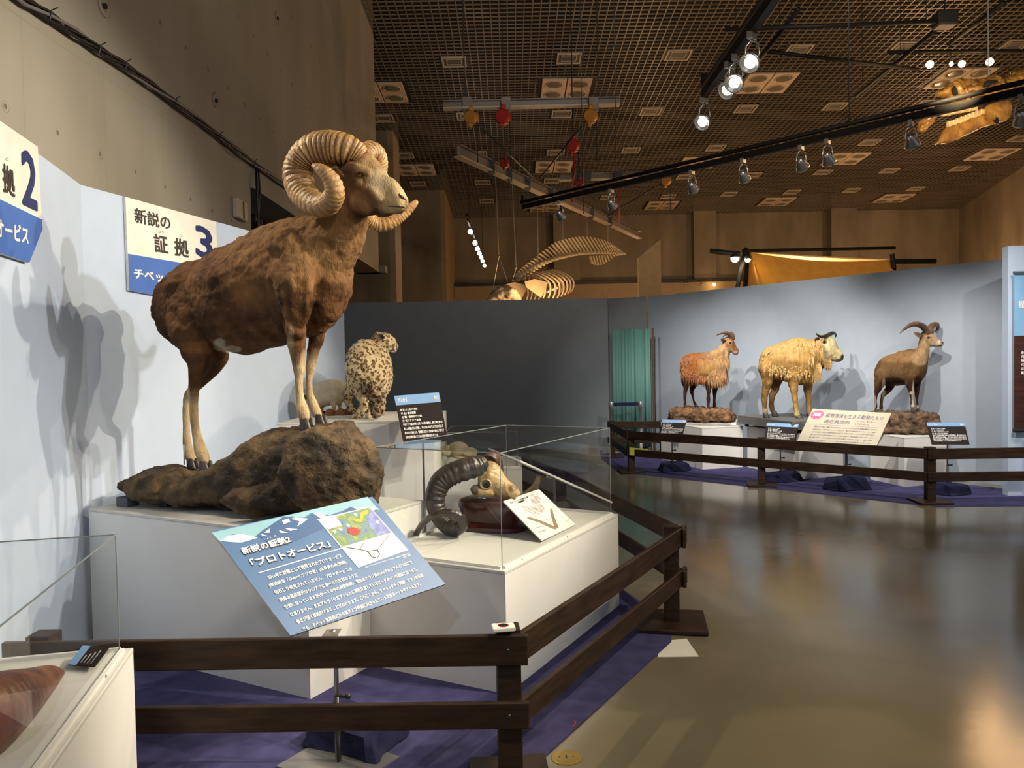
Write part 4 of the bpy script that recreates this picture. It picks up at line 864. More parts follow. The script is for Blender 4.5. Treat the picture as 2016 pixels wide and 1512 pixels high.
for q in (S1, S2):
    G().lathe([(.16, 0), (.16, .015), (.03, .035), (.03, .72), (.045, .73), (.045, .86), (.035, .875), (.001, .876)], (q.x, q.y, .006), 18).build('post', M['steel'], e, True)
G().box(S1.x + .04, S2.x - .04, 13.298, 13.302, .80, .86).build('belt', M['navy'], e)
e = empty('wall_poster', (6.5, 8.55, 2.3), 'tall hanging print of blue sky over dark desert at right edge', 'poster')
zt, zh, zbm = PY(1995, 537, 8.55).z, PY(1995, 661, 8.55).z, PY(1995, 848, 8.55).z
G().box(5.50, 7.9, 8.560, 8.565, zh, zt).build('sky_print', M['desertsky'], e); G().box(5.50, 7.9, 8.560, 8.565, zbm, zh).build('desert_print', M['desert'], e)
G().tube([(5.49, 8.555, zt), (7.92, 8.555, zt)], .018, 8).build('top_rod', M['steel'], e); G().tube([(5.49, 8.555, zbm), (7.92, 8.555, zbm)], .022, 8).build('bottom_rod', M['darksteel'], e)
def pt(px, py): return PY(px, py, 8.558)
lettering('極寒の地', pt(2005, 607), pt(2065, 604), pt(2004.5, 592), M['whiteink'], e, .03); lettering('ごっかん', pt(2008, 589), pt(2030, 588), pt(2008, 586), M['whiteink'], e, 0)
for k, ch in enumerate('氷河時代の動'):
    lettering(ch, pt(2010, 697 + k * 8), pt(2016.5, 697 + k * 8), pt(2010, 691 + k * 8), M['whiteink'], e, .03)
# ================================================================== ANIMALS
def resample(P, n):
    """Catmull-Rom through control rows (any length tuples)."""
    P = [np.array(p, float) for p in P]; m = len(P); out = []
    for i in range(n):
        t = i / (n - 1) * (m - 1); k = min(int(t), m - 2); f = t - k
        p0, p1, p2, p3 = P[max(k - 1, 0)], P[k], P[k + 1], P[min(k + 2, m - 1)]
        out.append(.5 * ((2 * p1) + (-p0 + p2) * f + (2 * p0 - 5 * p1 + 4 * p2 - p3) * f * f + (-p0 + 3 * p1 - 3 * p2 + p3) * f ** 3))
    return out
class Animal:
    def __init__(s, O, d):
        s.O = Vector(O); s.d = Vector((d[0], d[1], 0)).normalized(); s.l = Vector((-s.d.y, s.d.x, 0))
        if s.l.y < 0: s.l = -s.l
        s.g = G()
    def pt(s, px, py, lat=0.0): return PPL(px, py, s.O + s.l * lat, s.l)
    def rad(s, px, py, r): p = s.pt(px, py); return r * (p - CP).dot(FW) / FPX
    def tb(s, secs, n=24, ex=2.0, g=None, sub=4):
        g = g or s.g; S = resample(secs, (len(secs) - 1) * sub + 1); rr = []
        for q in S:
            tx, ty, bx, by, hw = q[:5]; lat = q[5] if len(q) > 5 else 0
            T = s.pt(tx, ty, lat); Bm = s.pt(bx, by, lat); c = (T + Bm) / 2; v = (T - Bm) / 2; ring = []
            for j in range(n):
                a = 2 * math.pi * j / n; ca, sa = math.cos(a), math.sin(a)
                ca = math.copysign(abs(ca) ** (2 / ex), ca); sa = math.copysign(abs(sa) ** (2 / ex), sa)
                ring.append(c + v * ca + s.l * (sa * max(hw, .004)))
            rr.append(ring)
        g.rings(rr); return g
    def limb(s, pts, k=1.0, n=14, g=None, sub=5, caps=True):
        g = g or s.g; S = resample(pts, (len(pts) - 1) * sub + 1)
        P = [s.pt(q[0], q[1], q[2]) for q in S]; R = [max(.003, s.rad(q[0], q[1], q[3])) for q in S]
        g.tube(P, R, n, ref=s.l, k=k)
        if caps: g.ell(P[0], R[0], n=n).ell(P[-1], R[-1], n=n)
        return g
    def body(s, e, voxel, mat, paint, base, disp=(), name='body', smooth=5, g=None, wf=None):
        g = g or s.g; o = g.build(name, None, e, True)
        m = o.modifiers.new('r', 'REMESH'); m.mode = 'VOXEL'; m.voxel_size = voxel
        m = o.modifiers.new('s', 'SMOOTH'); m.factor = .5; m.iterations = smooth
        if wf:
            dg = bpy.context.evaluated_depsgraph_get(); dg.update(); m1 = bpy.data.meshes.new_from_object(o.evaluated_get(dg)); o.modifiers.clear(); old = o.data; o.data = m1; bpy.data.meshes.remove(old)
            vg = o.vertex_groups.new(name='w'); off = Vector(e.location)
            for v in m1.vertices:
                p = v.co + off; x_, y_ = PROJ(p); vg.add([v.index], wf(x_, y_), 'REPLACE')
        for (size, st) in disp:
            t = bpy.data.textures.new('clouds', 'CLOUDS'); t.noise_scale = size; t.noise_depth = 2
            m = o.modifiers.new('d', 'DISPLACE'); m.texture = t; m.strength = st; m.mid_level = .5; m.texture_coords = 'LOCAL'
            if wf: m.vertex_group = 'w'
        dg = bpy.context.evaluated_depsgraph_get(); dg.update(); me = bpy.data.meshes.new_from_object(o.evaluated_get(dg))
        o.modifiers.clear(); old = o.data; o.data = me; bpy.data.meshes.remove(old); me.name = name
        n = len(me.vertices); co = np.empty(n * 3); me.vertices.foreach_get('co', co); co = co.reshape(-1, 3)
        off = Vector((0, 0, 0)); p = e
        while p is not None: off += p.location; p = p.parent
        co = co + np.array(off)
        me.materials.clear(); me.materials.append(mat); me.polygons.foreach_set('use_smooth', [True] * len(me.polygons))
        s.paint(me, co, paint, base); return o
    def paint(s, me, co, paint, base):
        n = len(co); cp = np.array(CP)
        def proj(W):
            q = W - cp; z = q @ np.array(FW); return 1008 + FPX * (q @ np.array(RT)) / z, 756 - FPX * (q @ np.array(UP)) / z
        l = np.array(s.l); mid = co - ((co - np.array(s.O)) @ l)[:, None] * l[None]
        cx, cy = proj(mid); ax, ay = proj(co); side = (co - np.array(s.O)) @ l
        col = np.tile(np.array(base, float), (n, 1)); rng = np.random.RandomState(3)
        jit = np.sin(cx * .9 + cy * .37) * .5 + np.sin(cy * .8 - cx * .23) * .5
        for (mode, x, y, rx, ry, c, al) in paint:
            X, Y = (ax, ay) if mode == 'a' else (cx, cy)
            d = np.sqrt(((X - x) / rx) ** 2 + ((Y - y) / ry) ** 2) + jit * .04
            w_ = np.clip((1.15 - d) / .35, 0, 1) * al
            col = col * (1 - w_[:, None]) + np.array(c)[None] * w_[:, None]
        a = me.color_attributes.new('Col', 'FLOAT_COLOR', 'POINT'); a.data.foreach_set('color', np.hstack([col, np.ones((n, 1))]).ravel())
def fur(name, sc=1.0, bump=.5, lo=.72, st=(1, 1, .35), scale=40):
    return pm(name, (1, 1, 1), .82, c2=(lo, lo * .97, lo * .93), scale=scale * sc, stretch=st, bump=bump, bscale=150 * sc, bstretch=(1, 1, .3), spec=.15, attr='Col', contrast=(.3, .7))
def horn_mat(name, c, c2, bump=.3):
    return pm(name, c, .5, c2=c2, scale=9, bump=bump, bscale=60, detail=8, attr='Col')
def horn(A, e, ctrl, mat, nr, ridge, name='horn', n=22, step=6, k=1.0, fade=None, rot=0.0):
    N = nr * step; S = resample(ctrl, N); P = [A.pt(q[0], q[1], q[2]) for q in S]; R = [max(.002, A.rad(q[0], q[1], q[3] / 2)) * (.90 if ridge > .12 else 1) for q in S]
    rnd = random.Random(7); ph = np.cumsum([2 * math.pi / step * (1 + .35 * math.sin(i * .13 + 1) + .2 * rnd.uniform(-1, 1)) for i in range(N)])
    def mod(i, j):
        t = i / N; am = ridge * (1 - .75 * t) * (1 if t > .02 else .3)
        ang = 2 * math.pi * j / n
        return 1 + am * (math.sin(ph[i]) ** 3) * (.6 + .4 * math.sin(ang * 1 + rot)) + .012 * math.sin(ang * 3 + i * .05)
    g = G(); g.tube(P, R, n, mod=mod, k=k, ref=A.l); o = g.build(name, mat, e, True)
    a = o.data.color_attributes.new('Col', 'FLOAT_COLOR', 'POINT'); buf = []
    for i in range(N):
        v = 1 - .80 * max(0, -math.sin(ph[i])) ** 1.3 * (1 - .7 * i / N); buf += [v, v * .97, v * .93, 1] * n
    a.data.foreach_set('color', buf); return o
def hoof(A, e, x, y, lat, r, dx=1.0, mat=None):
    g = G(); p = A.pt(x, y, lat); R = A.rad(x, y, r)
    for sgn in (-1, 1):
        c = p + A.l * (sgn * R * .46)
        rr = []
        for (z, f, sh) in ((-.95, 1.0, .28), (-.75, 1.0, .25), (0, .86, .08), (.6, .72, -.08), (.75, .5, -.08)):
            rr.append([c + ZU * (z * R) + A.d * (sh * R + math.cos(2 * math.pi * j / 10) * R * f * (1.15 if math.cos(2 * math.pi * j / 10) > 0 else .8)) + A.l * (math.sin(2 * math.pi * j / 10) * R * .44 * f) for j in range(10)])
        g.rings(rr)
    return g.build('hoof', mat or M['hoof'], e, True)
def eyeball(A, e, x, y, lat, r, iris=True):
    for sg in (-1, 1):
        p0 = A.pt(x, y, -lat); c = p0 if sg > 0 else p0 + A.l * (2 * lat); R = A.rad(x, y, r)
        o = G().ell(c, R, n=14, m=10).build('eye', M['iris'] if iris else M['eye'], e, True)
        if iris: G().ell(c - A.l * (R * .45 * sg) + A.d * (R * .12), R * .68, n=12, m=8).build('pupil', M['eye'], o, True)
def ear(A, e, base, tip, lat0, lat1, r, mat, name='ear'):
    a = A.pt(base[0], base[1], lat0); b = A.pt(tip[0], tip[1], lat1); R = A.rad(base[0], base[1], r); g = G(); m = 7; ax = (b - a).normalized(); sd = ax.cross(A.l).normalized()
    if sd.length < .5: sd = ZU
    rr = []
    for i in range(m + 1):
        t = i / m; w_ = R * (math.sin(math.pi * min(1, .22 + t * .78)) ** .7 + .04); c = a.lerp(b, t)
        rr.append([c + sd * (w_ * math.cos(2 * math.pi * j / 12)) + A.l * (w_ * .32 * math.sin(2 * math.pi * j / 12) + (-.35 * w_ * math.cos(2 * math.pi * j / 12) ** 2)) for j in range(12)])
    g.rings(rr); return g.build(name, mat, e, True)
F_BROWN = (.125, .057, .023); F_DARK = (.060, .028, .013); F_TAN = (.24, .115, .045); F_CREAM = (.60, .45, .26); F_WHITE = (.68, .60, .45)
# ------------------------------------------------------------------ the large ram
RO = P0 + U1 * .40; RO = Vector((RO.x, RO.y, 0)); A = Animal(RO, (-U2.x, -U2.y))
hb = A.pt(390, 921); e = empty('mounted_ram', (RO + U2 * .7 + ZU * .95), 'large brown mounted ram with huge curled ridged horns standing on the boulder', 'ram')
zt = lambda x, y: (280 + x / 4.032, 380 + y / 4.032)
zh = lambda x, y: (500 + x / 5.04, 220 + y / 5.04)
A.tb([(332, 592, 333, 622, .04), (336, 566, 338, 650, .12), (346, 542, 351, 674, .18), (366, 523, 369, 688, .20), (395, 513, 398, 690, .215), (425, 504, 428, 684, .22), (455, 485, 456, 692, .25), (485, 473, 485, 700, .27), (515, 457, 515, 690, .27),
      (545, 443, 545, 683, .255), (573, 432, 576, 674, .235), (597, 428, 604, 664, .225), (620, 430, 628, 650, .215), (640, 440, 648, 626, .19), (655, 465, 664, 600, .15), (664, 505, 676, 578, .08), (668, 530, 680, 560, .03)])
# hip, shoulder and chest masses
A.limb([(362, 575, -.12, 40), (368, 620, -.17, 42), (378, 660, -.17, 38), (388, 690, -.15, 30)], .8); A.limb([(350, 590, .10, 32), (375, 640, .12, 34)], .8)
A.limb([(570, 490, -.13, 42), (580, 550, -.18, 44), (584, 600, -.18, 34), (583, 645, -.16, 24)], .75); A.limb([(600, 500, .12, 40), (620, 560, .15, 44), (628, 620, .14, 26)], .7)
A.limb([(650, 560, -.05, 30), (640, 610, -.04, 30)], 1.0); A.limb([(648, 540, .07, 30), (645, 600, .07, 30)], 1.0)
# neck
A.tb([(585, 430, 640, 610, .19), (612, 424, 668, 560, .165), (640, 424, 694, 500, .14), (655, 410, 706, 462, .12), (660, 385, 714, 430, .105), (668, 355, 718, 408, .09)], ex=2.1)
# legs
A.limb([(582, 640, -.13, 24), (583, 668, -.13, 18), (585, 692, -.12, 14.5), (588, 714, -.12, 12), (589, 728, -.12, 11), (588.5, 742, -.12, 8), (589.5, 770, -.12, 7.6), (592, 790, -.12, 9), (595, 802, -.12, 11.5), (598, 815, -.12, 12), (600, 823, -.12, 10)])
A.limb([(628, 625, .13, 22), (624, 657, .13, 16), (617, 685, .12, 12.5), (613.6, 712, .12, 10.6), (611.5, 724, .12, 10), (608.6, 742, .12, 7.4), (609, 771, .12, 7.6), (614, 790, .12, 9.5), (618.6, 801, .12, 10.5), (624, 813, .12, 10), (627, 819, .12, 9)])
A.limb([(378, 655, -.14, 40), (388, 690, -.14, 28), (391, 714, -.14, 21.5), (386, 742, -.13, 14), (382, 762, -.13, 10.5), (380.5, 775, -.13, 10.5), (381, 800, -.13, 8.5), (383, 832, -.13, 8.2), (388, 860, -.13, 9), (394, 884, -.13, 11.5), (400, 900, -.13, 11.5), (402, 907, -.13, 9.5)])
A.limb([(400, 660, .13, 34), (425, 692, .13, 24), (431, 706, .13, 18), (416, 730, .13, 14), (396, 752, .13, 11), (376, 772, .13, 9.5), (369, 786, .13, 8.5), (367, 812, .13, 7.6), (367, 850, .13, 7.6), (369, 880, .13, 9.5), (373, 896, .13, 10.5), (376, 903, .13, 9)])
# head
A.tb([zh(930, 470) + zh(890, 800) + (.055,), zh(1010, 420) + zh(950, 960) + (.085,), zh(1120, 405) + zh(1050, 1025) + (.098,), zh(1215, 480) + zh(1150, 1025) + (.092,), zh(1272, 560) + zh(1230, 1012) + (.078,), zh(1310, 628) + zh(1290, 1000) + (.066,),
      zh(1370, 655) + zh(1350, 1010) + (.056,), zh(1430, 720) + zh(1420, 1022) + (.050,), zh(1480, 795) + zh(1470, 1000) + (.044,), zh(1507, 850) + zh(1498, 960) + (.030,), zh(1515, 880) + zh(1510, 920) + (.012,)])
for sg in (-1, 1):
    A.limb([zh(960, 560) + (.075 * sg, 13), zh(1045, 570) + (.088 * sg, 9), zh(1120, 600) + (.083 * sg, 8)], n=10); A.limb([zh(1050, 720) + (.08 * sg, 11), zh(1180, 800) + (.066 * sg, 10), zh(1260, 860) + (.055 * sg, 9)], n=10)
    A.limb([zh(1000, 900) + (.060 * sg, 15), zh(1110, 960) + (.055 * sg, 12)], n=10)
Rc = (.26, .14, .056)
fu = fur('short_brown_fur', 1.0, .7, .50, (1, 1, .45), 16)
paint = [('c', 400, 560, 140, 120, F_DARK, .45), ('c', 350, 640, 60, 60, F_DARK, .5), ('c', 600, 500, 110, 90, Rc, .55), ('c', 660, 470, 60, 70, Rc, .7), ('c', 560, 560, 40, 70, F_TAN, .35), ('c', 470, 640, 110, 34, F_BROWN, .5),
         ('c', 500, 684, 90, 14, F_TAN, .6), ('a', 432, 678, 12, 12, F_WHITE, .7), ('a', 455, 688, 20, 7, F_WHITE, .75), ('c', 318, 610, 16, 40, F_TAN, .6), ('c', 625, 640, 30, 30, F_TAN, .5),
         ('a', 588, 790, 34, 84, F_CREAM, .95), ('a', 620, 780, 26, 84, F_CREAM, .95), ('a', 572, 700, 8, 60, F_CREAM, .8), ('a', 600, 720, 12, 30, F_CREAM, .5), ('a', 583, 690, 10, 34, F_BROWN, .6),
         ('a', 385, 860, 60, 85, F_CREAM, .95), ('a', 384, 800, 10, 60, F_BROWN, .45), ('a', 366, 800, 8, 60, F_CREAM, .8),
         ('a', 700, 360, 46, 60, (.30, .17, .08), .8), ('a', 735, 335, 36, 34, (.42, .27, .12), .8), ('a', 770, 385, 34, 38, (.62, .45, .23), .92), ('a', 748, 355, 24, 24, (.60, .46, .27), .7), ('a', 716, 398, 26, 24, (.28, .15, .07), .7), ('a', 684, 345, 18, 34, (.15, .07, .03), .7), ('a', 708, 345, 10, 7, (.05, .028, .018), .85), ('a', 717, 358, 3, 9, (.07, .04, .025), .7), ('a', 700, 366, 12, 10, (.17, .085, .04), .6),
         ('a', 791, 388, 5, 3.2, (.03, .02, .02), .95), ('a', 799, 396, 1.6, 6, (.05, .03, .03), .8)]
rb = random.Random(5); blots_folds = []
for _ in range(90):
    x, y = rb.uniform(320, 700), rb.uniform(440, 680); blots_folds.append(('c', x, y, rb.uniform(6, 22), rb.uniform(8, 30), rb.choice([F_DARK, F_DARK, Rc, F_TAN]), rb.uniform(.2, .5)))
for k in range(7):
    for q in range(9): blots_folds.append(('a', 628 + k * 10 + q * 3.2, 430 + k * 5 + q * (13 - k), 2.4, 8, F_DARK, .45))  # dark streaks paint the shade of the neck folds
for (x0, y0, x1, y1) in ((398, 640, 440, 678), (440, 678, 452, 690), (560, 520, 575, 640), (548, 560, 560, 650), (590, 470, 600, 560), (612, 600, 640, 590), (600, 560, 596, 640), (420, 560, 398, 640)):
    for q in range(12): blots_folds.append(('a', x0 + (x1 - x0) * q / 11, y0 + (y1 - y0) * q / 11, 4.5, 7, (.03, .013, .006), .6))  # dark lines paint shade into the flank, shoulder and leg creases
for (x, y, rx, ry) in ((560, 470, 26, 22), (585, 530, 14, 40), (630, 560, 20, 36), (500, 500, 40, 10), (380, 570, 14, 30), (640, 490, 16, 20)): blots_folds.append(('a', x, y, rx, ry, (.30, .15, .055), .55))
A.body(e, .0075, fu, blots_folds + paint, F_BROWN, disp=((.16, .045), (.06, .022), (.022, .007)), smooth=3, wf=lambda x, y: (.15 if y > 700 else .15 + .85 * min(1, max(0, (700 - y) / 50))) * (.35 if (x > 672 and y < 440) else 1))
g = G(); A.limb([zh(1330, 937) + (-.056, 1.0), zh(1420, 944) + (-.052, 1.2), zh(1490, 948) + (-.040, 1.0)], g=g, n=6); A.limb([zh(1440, 822) + (-.048, 2.0), zh(1465, 850) + (-.046, 2.6), zh(1498, 868) + (-.036, 1.6)], g=g, n=8, k=.6)
g.build('mouth_line', M['eye'], e, True)
eyeball(A, e, *zh(1050, 622), .094, 4.6)
HM = horn_mat('ridged_tan_horn', (.50, .30, .11), (.27, .14, .05), .7)
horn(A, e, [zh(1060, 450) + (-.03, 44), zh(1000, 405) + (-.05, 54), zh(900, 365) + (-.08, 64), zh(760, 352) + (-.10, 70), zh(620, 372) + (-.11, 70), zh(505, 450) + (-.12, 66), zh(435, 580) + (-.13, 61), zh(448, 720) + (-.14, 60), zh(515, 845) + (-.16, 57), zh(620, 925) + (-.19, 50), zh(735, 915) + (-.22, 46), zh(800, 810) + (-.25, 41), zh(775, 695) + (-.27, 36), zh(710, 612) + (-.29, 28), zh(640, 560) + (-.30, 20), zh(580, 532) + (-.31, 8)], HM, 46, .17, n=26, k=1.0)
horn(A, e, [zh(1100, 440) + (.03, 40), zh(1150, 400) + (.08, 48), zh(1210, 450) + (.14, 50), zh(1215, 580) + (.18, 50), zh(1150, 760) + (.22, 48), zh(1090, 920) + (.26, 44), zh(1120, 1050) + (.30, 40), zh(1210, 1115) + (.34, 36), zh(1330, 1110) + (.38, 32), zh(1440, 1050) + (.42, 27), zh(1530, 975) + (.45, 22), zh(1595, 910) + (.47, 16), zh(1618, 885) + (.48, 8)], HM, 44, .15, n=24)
em = pm('ear_fur', (.33, .19, .09), .8, c2=(.12, .06, .03), scale=20, bump=.3)
ear(A, e, zh(880, 660), zh(800, 545), -.10, -.17, 11, em); ear(A, e, zh(860, 660), zh(800, 560), .09, .13, 8, em)
for (x, y, lt, r) in ((602, 833, -.12, 14), (630, 824, .12, 12.5), (404, 917, -.13, 13.5), (378, 911, .13, 12.5)): hoof(A, e, x, y, lt, r)
G().tube([A.pt(363, 915, .1), A.pt(362, 875, .1)], .006, 6).build('mount_rod', M['steel'], e)
g = G(); A.limb([(322, 590, 0, 6), (316, 604, 0, 6), (318, 622, 0, 4)], g=g); g.build('tail', pm('tail_fur', F_BROWN, .9), e, True)
# boulder
rk = Animal(RO, (-U2.x, -U2.y)); e = empty('display_boulder', RO + U2 * .6 + ZU * .81, 'rough brown boulder rising to the right under the large ram', 'rock')
def zp(px, z): # pixel y of height z on the mid plane at column px
    a_ = rk.pt(px, 700); b_ = a_ + ZU * (z - a_.z); return PROJ(b_)
rs = []
for (x, y, hw) in ((284, 960, .12), (287, 946, .20), (298, 934, .24), (320, 924, .27), (360, 929, .29), (405, 933, .30), (440, 930, .29), (470, 907, .28), (500, 882, .28), (530, 860, .28), (560, 848, .27), (600, 841, .26), (640, 839, .26), (668, 850, .25), (690, 874, .22), (706, 905, .17), (716, 940, .12), (720, 965, .06)):
    b_ = zp(x, .86 if x < 300 else (.825 if x < 700 else .85)); rs.append((x, y, b_[0], b_[1], hw))
rk.tb(rs, n=28, ex=3.2, sub=3)
g2 = rk.g
g2.ell(rk.pt(650, 930, -.20), .26, .16, .24); g2.ell(rk.pt(560, 985, -.22), .34, .07, .08); g2.ell(rk.pt(672, 905, -.05), .15, .22, .20); g2.ell(rk.pt(330, 960, -.18), .25, .16, .10)
rkm = pm('rough_brown_rock', (.105, .066, .030), .75, c2=(.030, .021, .012), scale=7, bump=1.0, bscale=22, detail=12, spec=.35, contrast=(.40, .60))
nt = rkm.node_tree; N = nt.nodes; L = nt.links; vo = N.new('ShaderNodeTexVoronoi'); vo.feature = 'DISTANCE_TO_EDGE'; vo.inputs['Scale'].default_value = 9; tc = [n for n in N if n.type == 'TEX_COORD'][0]
nz = N.new('ShaderNodeTexNoise'); nz.inputs['Scale'].default_value = 6; nz.inputs['Detail'].default_value = 5; av = N.new('ShaderNodeVectorMath'); av.operation = 'MULTIPLY_ADD'; av.inputs[1].default_value = (.3, .3, .3); L.new(tc.outputs['Object'], nz.inputs[0]); L.new(nz.outputs['Color'], av.inputs[0]); L.new(tc.outputs['Object'], av.inputs[2]); L.new(av.outputs[0], vo.inputs['Vector'])
mr = N.new('ShaderNodeMapRange'); mr.inputs[2].default_value = .06; L.new(vo.outputs['Distance'], mr.inputs[0]); b2 = N.new('ShaderNodeBump'); b2.inputs['Strength'].default_value = .35; b2.inputs['Distance'].default_value = .012; L.new(mr.outputs[0], b2.inputs['Height'])
b1 = [n for n in N if n.type == 'BUMP' and n is not b2][0]; b1.inputs['Distance'].default_value = .02; L.new(b2.outputs[0], b1.inputs['Normal'])
ob = rk.body(e, .010, rkm, [], (1, 1, 1), disp=((.22, .07), (.09, .035), (.035, .014), (.013, .008)), smooth=2, name='rock')
q = PZ(252, 996, .80); o = tag(G().obox(q + Vector((0, 0, .028)) + U2 * .0, U2 * .05, U1 * .04, ZU * .027, .003).build('support_block', M['block'], None, False, q), 'small grey block wedged under the left end of the boulder', 'block')
q = PZ(312, 1000, .80) + U1 * .06; o = tag(G().obox(q + Vector((0, 0, .02)), U2 * .035, U1 * .03, ZU * .02, .003).build('support_block', M['black'], None, False, q), 'small black block in the shadow under the boulder', 'block')

# ------------------------------------------------------------------ long-haired goat
z2 = lambda x, y: (1180 + x / 3.877, 580 + y / 3.877)
z3 = lambda x, y: (1560 + x / 3.36, 560 + y / 3.36)
def strands(A, e, name, regions, mat, n, seed=1):
    """hair locks: thin tapering blades that hang from points of the coat."""
    rnd = random.Random(seed); g = G()
    for _ in range(n):
        (x0, y0, x1, y1, lat, L, dxl) = rnd.choice(regions)
        t = rnd.random(); s = rnd.choice((-1, -1, 1)); x = x0 + (x1 - x0) * t + rnd.uniform(-2, 2); y = y0 + (y1 - y0) * t + rnd.uniform(-4, 9)
        p = A.pt(x, y, 0) - A.l * (lat * s * rnd.uniform(.85, 1.0)); Lm = A.rad(x, y, L) * rnd.uniform(.35, 1.05); wd = .006 * rnd.uniform(.6, 1.3)
        dr = (A.d * (dxl + rnd.uniform(-.12, .12)) - A.l * (s * rnd.uniform(.0, .18)) - ZU).normalized(); sd = A.d
        q1 = p + dr * (Lm * .5) - A.l * (s * .02); q2 = q1 + (dr - ZU * .3).normalized() * (Lm * .5) + A.l * (s * .02)
        g.add([p - sd * wd, p + sd * wd, q1 + sd * wd, q1 - sd * wd, q2], [(0, 1, 2, 3), (3, 2, 4)])
    o = g.build(name, mat, e); tag(o, kind='stuff'); return o
def z2l(x, y, lat, r): return z2(x, y) + (lat, r / 3.877)
def z2s(x, t, b, hw, dx=0): return z2(x, t) + z2(x + dx, b) + (hw,)
A = Animal((2.86, 11.75, 0), (.95, -.30)); e = empty('mounted_goat', (2.86, 11.75, .85), 'reddish brown goat with long blond mane and dark legs on the left far plinth', 'goat')
A.tb([z2s(622, 500, 600, .06), z2s(650, 465, 655, .16), z2s(700, 450, 675, .19), z2s(760, 443, 685, .21), z2s(820, 443, 695, .22), z2s(880, 425, 705, .21), z2s(930, 410, 690, .18), z2s(962, 430, 620, .10), z2s(975, 470, 560, .03)])
A.tb([z2(860, 440) + z2(960, 620) + (.17,), z2(905, 410) + z2(978, 540) + (.14,), z2(935, 370) + z2(992, 465) + (.10,), z2(960, 335) + z2(1000, 430) + (.07,)])
A.tb([z2(950, 335) + z2(945, 400) + (.05,), z2(985, 318) + z2(972, 430) + (.065,), z2(1012, 325) + z2(1000, 438) + (.06,), z2(1035, 370) + z2(1018, 448) + (.045,), z2(1055, 405) + z2(1035, 460) + (.036,), z2(1066, 430) + z2(1055, 458) + (.015,)])
for L in ([(835, 640, -.12, 38), (832, 700, -.12, 26), (833, 755, -.12, 16), (832, 800, -.12, 13), (832, 850, -.12, 11), (834, 868, -.12, 15)], [(885, 640, .10, 38), (882, 700, .10, 26), (880, 755, .10, 17), (878, 800, .10, 13), (878, 850, .10, 12), (882, 868, .10, 16)],
          [(665, 600, -.12, 45), (660, 660, -.12, 36), (662, 705, -.12, 22), (655, 750, -.12, 14), (653, 800, -.12, 11), (655, 840, -.12, 13)], [(725, 620, .12, 40), (722, 670, .12, 34), (706, 725, .12, 20), (712, 770, .12, 13), (722, 815, .12, 11), (732, 838, .12, 13)]):
    A.limb([z2l(*q) for q in L], n=10)
OR = (.36, .13, .035); MN = (.40, .22, .08); DK = (.045, .016, .010)
paint = [('c', *z2(880, 560), 32, 45, MN, .85), ('c', *z2(960, 430), 16, 30, (.52, .34, .17), .9), ('c', *z2(960, 590), 14, 34, (.60, .50, .35), .7), ('c', *z2(700, 660), 30, 10, DK, .5), ('c', *z2(730, 690), 22, 10, (.5, .33, .15), .6)]
paint += [('a', *z2(835, 800), 13, 38, DK, .95), ('a', *z2(880, 780), 14, 38, DK, .97), ('a', *z2(655, 770), 14, 34, DK, .9), ('a', *z2(722, 760), 18, 30, DK, .95)]
paint += [('c', *z2(1005, 360), 16, 14, (.28, .12, .05), .8), ('c', *z2(990, 362), 5, 4, (.5, .3, .15), .7), ('c', *z2(985, 420), 12, 5, (.5, .3, .15), .7), ('c', *z2(1045, 440), 6, 4, (.6, .5, .4), .6), ('c', *z2(1064, 452), 3.2, 3.2, (.01, .01, .01), .95), ('c', *z2(1040, 395), 6, 12, (.16, .06, .03), .6)]
fu2 = fur('long_orange_fur', .6, .8, .5, (1, 1, .12), 60)
A.body(e, .014, fu2, paint, OR, disp=((.1, .02),), smooth=3)
strands(A, e, 'mane', [z2(830, 450) + z2(940, 420) + (.17, 50, .1), z2(860, 520) + z2(960, 500) + (.17, 45, .1), z2(920, 400) + z2(975, 440) + (.09, 34, .1), z2(830, 560) + z2(950, 560) + (.19, 38, .05)], pm('blond_hair', (.38, .21, .075), .7, c2=(.22, .10, .035), scale=12), 2600)
strands(A, e, 'flank_hair', [z2(650, 560) + z2(820, 590) + (.18, 26, -.15), z2(640, 500) + z2(820, 470) + (.16, 26, -.2)], pm('rust_hair', (.30, .105, .03), .7, c2=(.20, .065, .018), scale=12), 1600, 2)
bh = M['brownhorn']
horn(A, e, [z2(1010, 345) + (-.02, 8), z2(1000, 310) + (-.05, 8.5), z2(975, 295) + (-.08, 7.5), z2(940, 293) + (-.10, 5.5), z2(905, 305) + (-.11, 3), z2(897, 312) + (-.11, 1.5)], bh, 12, .06, n=12, k=.7)
horn(A, e, [z2(1020, 345) + (.02, 8), z2(1015, 308) + (.05, 8.5), z2(1000, 296) + (.09, 7.5), z2(975, 300) + (.12, 5.5), z2(950, 315) + (.13, 3), z2(943, 326) + (.13, 1.5)], bh, 12, .06, n=12, k=.7)
ear(A, e, z2(960, 362), z2(926, 338), -.06, -.10, 3.4, M['ink']); ear(A, e, z2(965, 362), z2(935, 335), .06, .10, 3.4, M['ink']); eyeball(A, e, *z2(998, 368), .060, 2.0, False)
for (x, y, lt, r) in ((834, 880, -.12, 18), (884, 880, .10, 18), (657, 856, -.12, 15), (735, 850, .12, 15)): hoof(A, e, *z2(x, y), lt, r / 3.877)
plF = [((2.69, 11.10, 0), (3.32, 11.28, 0), 'white plinth under the long-haired goat'), ((3.69, 10.06, 0), (4.32, 10.22, 0), 'white plinth under the golden long-faced animal'), ((4.68, 9.33, 0), (5.27, 9.46, 0), 'white plinth under the dark-legged sheep')]
